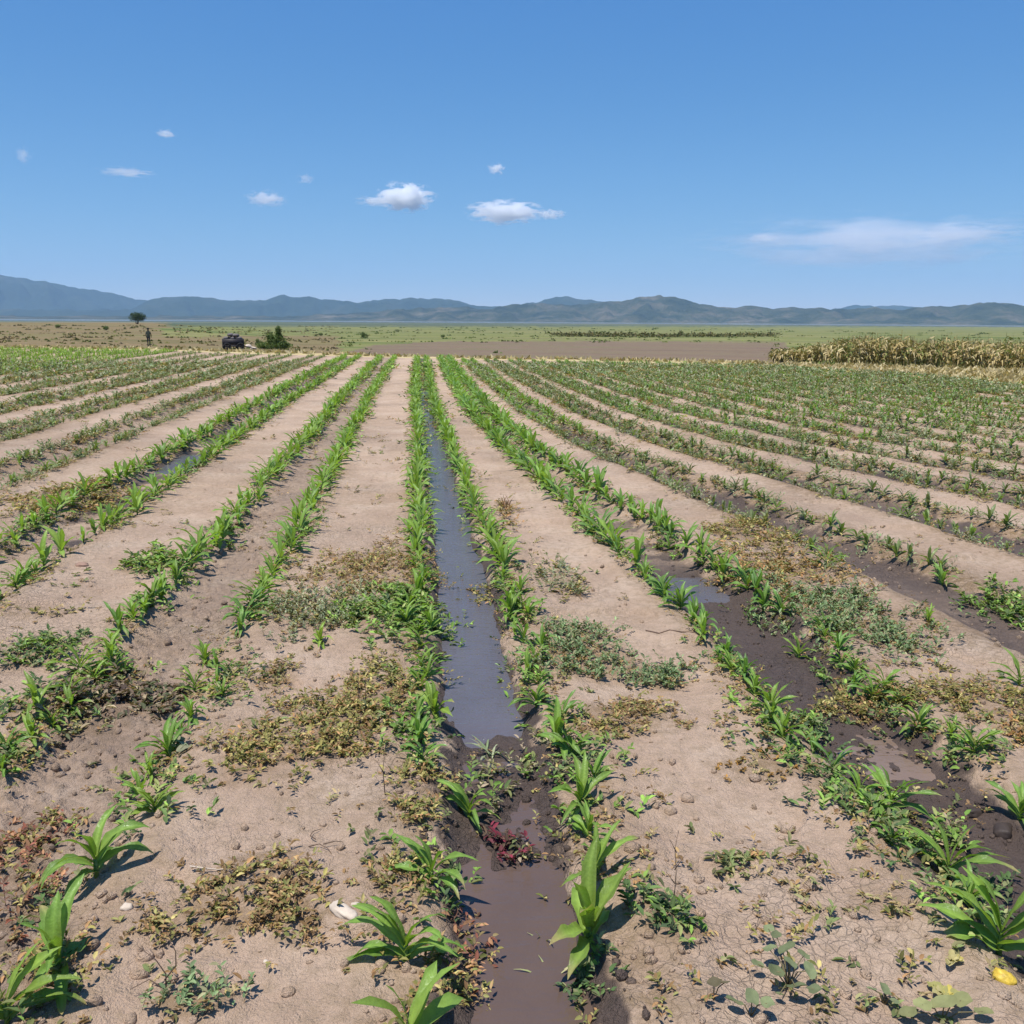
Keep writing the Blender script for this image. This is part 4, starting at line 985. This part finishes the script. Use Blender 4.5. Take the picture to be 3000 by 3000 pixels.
bushy('tree', 402, 944, [(-5, 17, 15, 9), (9, 14, 17, 10), (0, 9, 20, 8)], 3600, .16, DK, 'lone dark round crowned tree on the skyline by the blue mountain', 'tree', [(0, 8, .16), (6, 10, .12), (-8, 10, .1)], 3, dist=285)
GR = [(.07, .11, .03), (.10, .15, .04), (.05, .08, .025), (.15, .18, .06)]
bushy('shrub', 808, 1024, [(-4, 10, 40, 14), (4, 26, 24, 18), (9, 46, 9, 20), (-14, 32, 10, 15), (26, 9, 20, 10), (-34, 8, 18, 9)], 6000, .07, GR, 'tall dark green shrub with pointed top beyond the dry verge', 'shrub', [(4, 26, .03), (8, 40, .02)], 4)
bushy('shrub', 762, 1016, [(0, 8, 14, 8), (-6, 14, 6, 10)], 800, .07, [(.12, .15, .06), (.09, .12, .04)], 'low olive shrub between the dark cart and the tall shrub', 'shrub', [(0, 10, .02)], 5)
bushy('shrub', 1068, 992, [(0, 6, 12, 9), (-4, 12, 6, 6)], 700, .13, GR, 'small round green bush in the meadow', 'shrub', [(0, 8, .03)], 6)
for i, (bx, by, sz, lab) in enumerate([(1298, 990, 7, 'little dark bush in the meadow above the ploughed field corner'), (310, 968, 8, 'faint brownish bush on the fallow rise near the standing figure'), (170, 962, 7, 'small dry bush on the fallow rise away from the figure'), (940, 985, 6, 'small dark bush on the meadow near the tall shrub'), (2695, 985, 8, 'small dark bush behind the dry maize stand')]):
    bushy('shrub', bx, by, [(0, 5, sz, sz * .7)], 350, .11, GR, lab, 'shrub', [(0, 5, .03)], 20 + i)
# thin dark hedge line
def hedge(px0, px1, py, lab, hpx, seed, cols):
    rng = np.random.default_rng(seed); V = []; T = []; C = []; n = 0; P = []
    for q in np.arange(px0, px1, 2.2):
        X, Y, Z, d = far_at(q, py + 3 * math.sin(q * .004)); m = d / 2700
        for _ in range(7): P.append((X + rng.normal(0, 1.2), Y + rng.normal(0, 2), Z + rng.random() * hpx * m * (.6 + .6 * float(vn(np.array([q * .03]), np.array([1.]), seed)[0]))))
    V, T, C = leaflets(np.array(P), .55, .4, cols, rng, 1.4)
    tag(mk('hedge', V, T, M_WEED, None, C, False), lab, 'hedge')
hedge(1620, 2280, 985, 'long thin dark hedge line behind the ploughed field', 9, 3, [(.09, .08, .03), (.12, .10, .04), (.07, .08, .03)])

# pale sticks standing in the meadow
# farm cart with sacks
def cart():
    X, Y, Z, d = far_at(684, 1027); e = empty('farm_cart', (X, Y, Z), .25); tag(e, 'small dark farm cart loaded with dull sacks beyond the field edge', 'cart'); k = d / 2700
    dk = mat_simple('dark_cart', (.028, .024, .028), .6); b = MB(); L = 28 * k; h = 30 * k
    b.box(-L, L, -.5, .5, h * .35, h * .5); b.box(-L, L, -.5, -.44, h * .5, h * 1.05); b.box(-L, L, .44, .5, h * .5, h * 1.05)
    b.box(-L, -L + .06, -.44, .44, h * .5, h * 1.05); b.box(L - .06, L, -.44, .44, h * .5, h * 1.05); b.build('body', dk, e, False)
    for sy in (-.58, .58):
        for sx in (-.45, .45):
            wb = MB(); rr = h * .36; a = np.linspace(0, 2 * math.pi, 15); P = [(sx * L * 1.4 + rr * .8 * math.cos(t), sy, rr + rr * .8 * math.sin(t)) for t in a]; wb.tube(P, rr * .2, n=6)
            wh = wb.build('wheel', mat_simple('tyre', (.02, .02, .02), .9) if 'tyre' not in bpy.data.materials else bpy.data.materials['tyre'], e)
            sp = MB(); [sp.tube([(sx * L * 1.4, sy, rr), (sx * L * 1.4 + rr * .7 * math.cos(t), sy, rr + rr * .7 * math.sin(t))], .02, n=4) for t in np.linspace(0, 5.2, 6)]
            sp.build('spokes', dk, wh)
    b = MB(); b.tube([(L, 0, h * .4), (L + .7, 0, h * .12)], .03); b.build('drawbar', dk, e)
    M_SACK = mat_simple('sack', (.15, .13, .125), .95); V0, T0 = ICO[3]
    for i, (sx, sz) in enumerate([(-.45, 0), (0, .0), (.45, .0), (-.15, .32), (.25, .28)]):
        V = np.sign(V0) * np.abs(V0) ** .8 * np.array((.17, .30, .10)); V = V * (.9 + .25 * fbm(V0[:, 0] * 2 + i, V0[:, 1] * 2, i, 2))[:, None]
        o = mk('sack', V, T0, M_SACK); o.location = (X + sx * L * 1.3, Y, Z + h * 1.10 + sz * .6)
        tag(o, ['dull grey sack at the shrub far end of the dark cart', 'dull grey sack in the middle of the dark cart', 'dull grey sack at the shrub end of the dark cart', 'higher dull sack on the load of the dark cart', 'smaller high dull sack on the dark cart load'][i], 'sack', 'sacks on the farm cart')
cart()
for i, (bx, by, s, lab) in enumerate([(728, 1018, .3, 'pale grey rubble lump beside the dark cart'), (742, 1024, .22, 'smaller pale lump between the cart and the olive shrub')]):
    X, Y, Z, d = far_at(bx, by); V, T = ICO[3]; n = fbm(V[:, 0] * 2 + i, V[:, 1] * 2 + V[:, 2], i, 3)
    o = mk('rubble_lump', V * (.6 + .7 * n)[:, None] * np.array((s, s, s * .6)), T, M_STONE); o.location = (X, Y, Z + s * .3); tag(o, lab, 'rubble')

# standing figure
def person():
    X, Y, Z, d = far_at(437, 1016); hgt = 49 * d / 2700; s = hgt / 1.72
    V = [(0, 0, .93), (0, 0, 1.12), (0, -.01, 1.36), (0, 0, 1.48), (0, .0, 1.56), (0, .01, 1.64), (-.17, 0, 1.38), (.17, 0, 1.38), (-.23, .02, 1.12), (.23, .03, 1.13), (-.21, .10, .90), (.22, .12, .92),
         (-.09, 0, .88), (.09, 0, .88), (-.10, .02, .48), (.10, -.02, .48), (-.10, -.02, .06), (.10, -.04, .06), (-.11, .12, .03), (.11, .10, .03), (-.21, .15, .83), (.22, .17, .85)]
    E = [(0, 1), (1, 2), (2, 3), (3, 4), (4, 5), (2, 6), (2, 7), (6, 8), (7, 9), (8, 10), (9, 11), (0, 12), (0, 13), (12, 14), (13, 15), (14, 16), (15, 17), (16, 18), (17, 19), (10, 20), (11, 21)]
    Rr = [.15, .14, .16, .06, .09, .085, .075, .075, .05, .05, .035, .035, .10, .10, .065, .065, .045, .045, .035, .035, .03, .03]
    me = bpy.data.meshes.new('person'); me.from_pydata([tuple(c * s for c in v) for v in V], E, [])
    o = bpy.data.objects.new('person', me); col.objects.link(o); o.location = (X, Y, Z)
    md = o.modifiers.new('skin', 'SKIN'); sv = me.skin_vertices[0].data
    for i, q in enumerate(Rr): sv[i].radius = (q * s, q * s * .8)
    sv[0].use_root = True; o.modifiers.new('sub', 'SUBSURF').levels = 2; o.modifiers['sub'].render_levels = 2
    m, N, L = newmat('dark_clothes'); b = N['Principled BSDF']; geo = N.new('ShaderNodeTexCoord'); sp = N.new('ShaderNodeSeparateXYZ'); L.new(geo.outputs['Object'], sp.inputs[0])
    hd = math_(N, L, 'GREATER_THAN', sp.outputs[2], 1.47 * s); lg = math_(N, L, 'GREATER_THAN', sp.outputs[2], .92 * s)
    L.new(mixc(N, L, hd, mixc(N, L, lg, (.025, .022, .03), (.03, .04, .028)), (.09, .05, .035)), b.inputs['Base Color']); b.inputs['Roughness'].default_value = .9
    me.materials.append(m)
    tag(o, 'distant person in dark clothes standing beyond the field edge', 'person')
    V0, T0 = ICO[3]; hb = V0[V0[:, 2] > -2] * np.array((.105, .115, .09)) * s
    mk('hat', hb + np.array((0, 0, 1.70 * s)), T0, mat_simple('dark_hat', (.02, .025, .02)), o)
person()

# ---------------------------------------------------------------- clouds
def cloud(px, py, wpx, hpx, thick, dens, label, seed, D=13000, soft=1.0, noise_s=3.0, kind='cloud'):
    d = ray(px, py); P = np.array([0, 0, H]) + d / math.hypot(d[0], d[1]) * D; m = D / 2700 * 1.05
    V, T = ICO[3]; me_o = mk(kind, V, T, bpy.data.materials.new('cloud_%d' % seed)); mt = me_o.data.materials[0]; mt.use_nodes = True
    me_o.location = P; me_o.scale = (wpx / 2 * m, thick * wpx / 2 * m, hpx / 2 * m); me_o.rotation_euler = (0, 0, -math.atan2(d[0], d[1]))
    N = mt.node_tree.nodes; L = mt.node_tree.links; N.clear(); out = N.new('ShaderNodeOutputMaterial'); pv = N.new('ShaderNodeVolumePrincipled'); L.new(pv.outputs[0], out.inputs['Volume'])
    pv.inputs['Color'].default_value = (1, 1, 1, 1); pv.inputs['Anisotropy'].default_value = .2
    tc = N.new('ShaderNodeTexCoord').outputs['Object']
    n1 = noise(N, L, tc, noise_s * 1.25, 7, .6)
    off = N.new('ShaderNodeVectorMath'); off.operation = 'ADD'; off.inputs[1].default_value = (seed * 3.7, seed * 1.3, 0); L.new(tc, off.inputs[0]); L.new(off.outputs[0], n1.inputs['Vector'])
    ln = N.new('ShaderNodeVectorMath'); ln.operation = 'LENGTH'; L.new(tc, ln.inputs[0])
    fall = math_(N, L, 'MULTIPLY_ADD', math_(N, L, 'POWER', ln.outputs['Value'], 1.6), -1.9, 1.15)
    v = math_(N, L, 'ADD', fall, math_(N, L, 'MULTIPLY', math_(N, L, 'SUBTRACT', n1.outputs[0], .52), 8.5))
    mr = N.new('ShaderNodeMapRange'); mr.interpolation_type = 'SMOOTHSTEP'; L.new(v, mr.inputs[0]); mr.inputs[1].default_value = .15; mr.inputs[2].default_value = .15 + .5 * soft
    dn = math_(N, L, 'MULTIPLY', mr.outputs[0], math_(N, L, 'MULTIPLY', math_(N, L, 'SUBTRACT', 1, ln.outputs['Value'], None, True), dens * 3.6)); L.new(dn, pv.inputs['Density'])
    tag(me_o, label, 'cloud')
cloud(1185, 578, 190, 90, .8, .012, 'brightest small white cumulus with a peaked top', 4, soft=.5, noise_s=2.2)
cloud(1105, 588, 150, 34, .8, .004, 'thin wisp trailing from the peaked cumulus', 7, noise_s=2.5)
cloud(1480, 622, 250, 72, .8, .010, 'flat based white cumulus lower than the peaked one', 9, soft=.5, noise_s=2.4)
cloud(1610, 628, 110, 34, .8, .006, 'small tail puff beside the flat based cumulus', 10, noise_s=2.2)
cloud(1455, 495, 62, 36, .9, .008, 'tiny round puff above the flat based cumulus', 5, noise_s=1.6)
cloud(780, 582, 130, 52, .9, .004, 'faint ragged puff between wisps, lower than the small high puff', 12, noise_s=2.2)
cloud(485, 392, 62, 26, .9, .006, 'small high isolated puff', 16, noise_s=1.6)
cloud(370, 505, 170, 24, .9, .0025, 'thin flat streak of cloud below the small high puff', 18, noise_s=2.5)
cloud(68, 455, 50, 50, .9, .0025, 'faint scrap of cloud nearest the picture edge', 19, noise_s=1.6)
cloud(895, 525, 60, 40, .9, .002, 'barely visible scrap of cloud above the ragged puff', 21, noise_s=1.6)
cloud(2540, 712, 1100, 185, .35, .0013, 'wide thin veil of pale cloud low over the near hills', 25, noise_s=2.6, soft=2.2)
cloud(2235, 697, 110, 34, .9, .004, 'small bright puff at the end of the thin veil', 27, noise_s=2.0)
cloud(2790, 685, 460, 70, .5, .0022, 'brighter upper streak on the thin veil', 28, noise_s=2.8, soft=1.8)

# ---------------------------------------------------------------- haze
m = bpy.data.materials.new('haze_air'); m.use_nodes = True; N = m.node_tree.nodes; N.clear(); out = N.new('ShaderNodeOutputMaterial'); pv = N.new('ShaderNodeVolumePrincipled')
pv.inputs['Color'].default_value = (.43, .68, 1, 1); pv.inputs['Density'].default_value = 7.5e-5; m.node_tree.links.new(pv.outputs[0], out.inputs['Volume'])
b = MB(); b.box(-11000, 11000, -11000, 11000, -12, 560); hz = b.build('haze', m, None, False); tag(hz, kind='stuff'); hz['label'] = 'pale blue haze over the plain and hills'
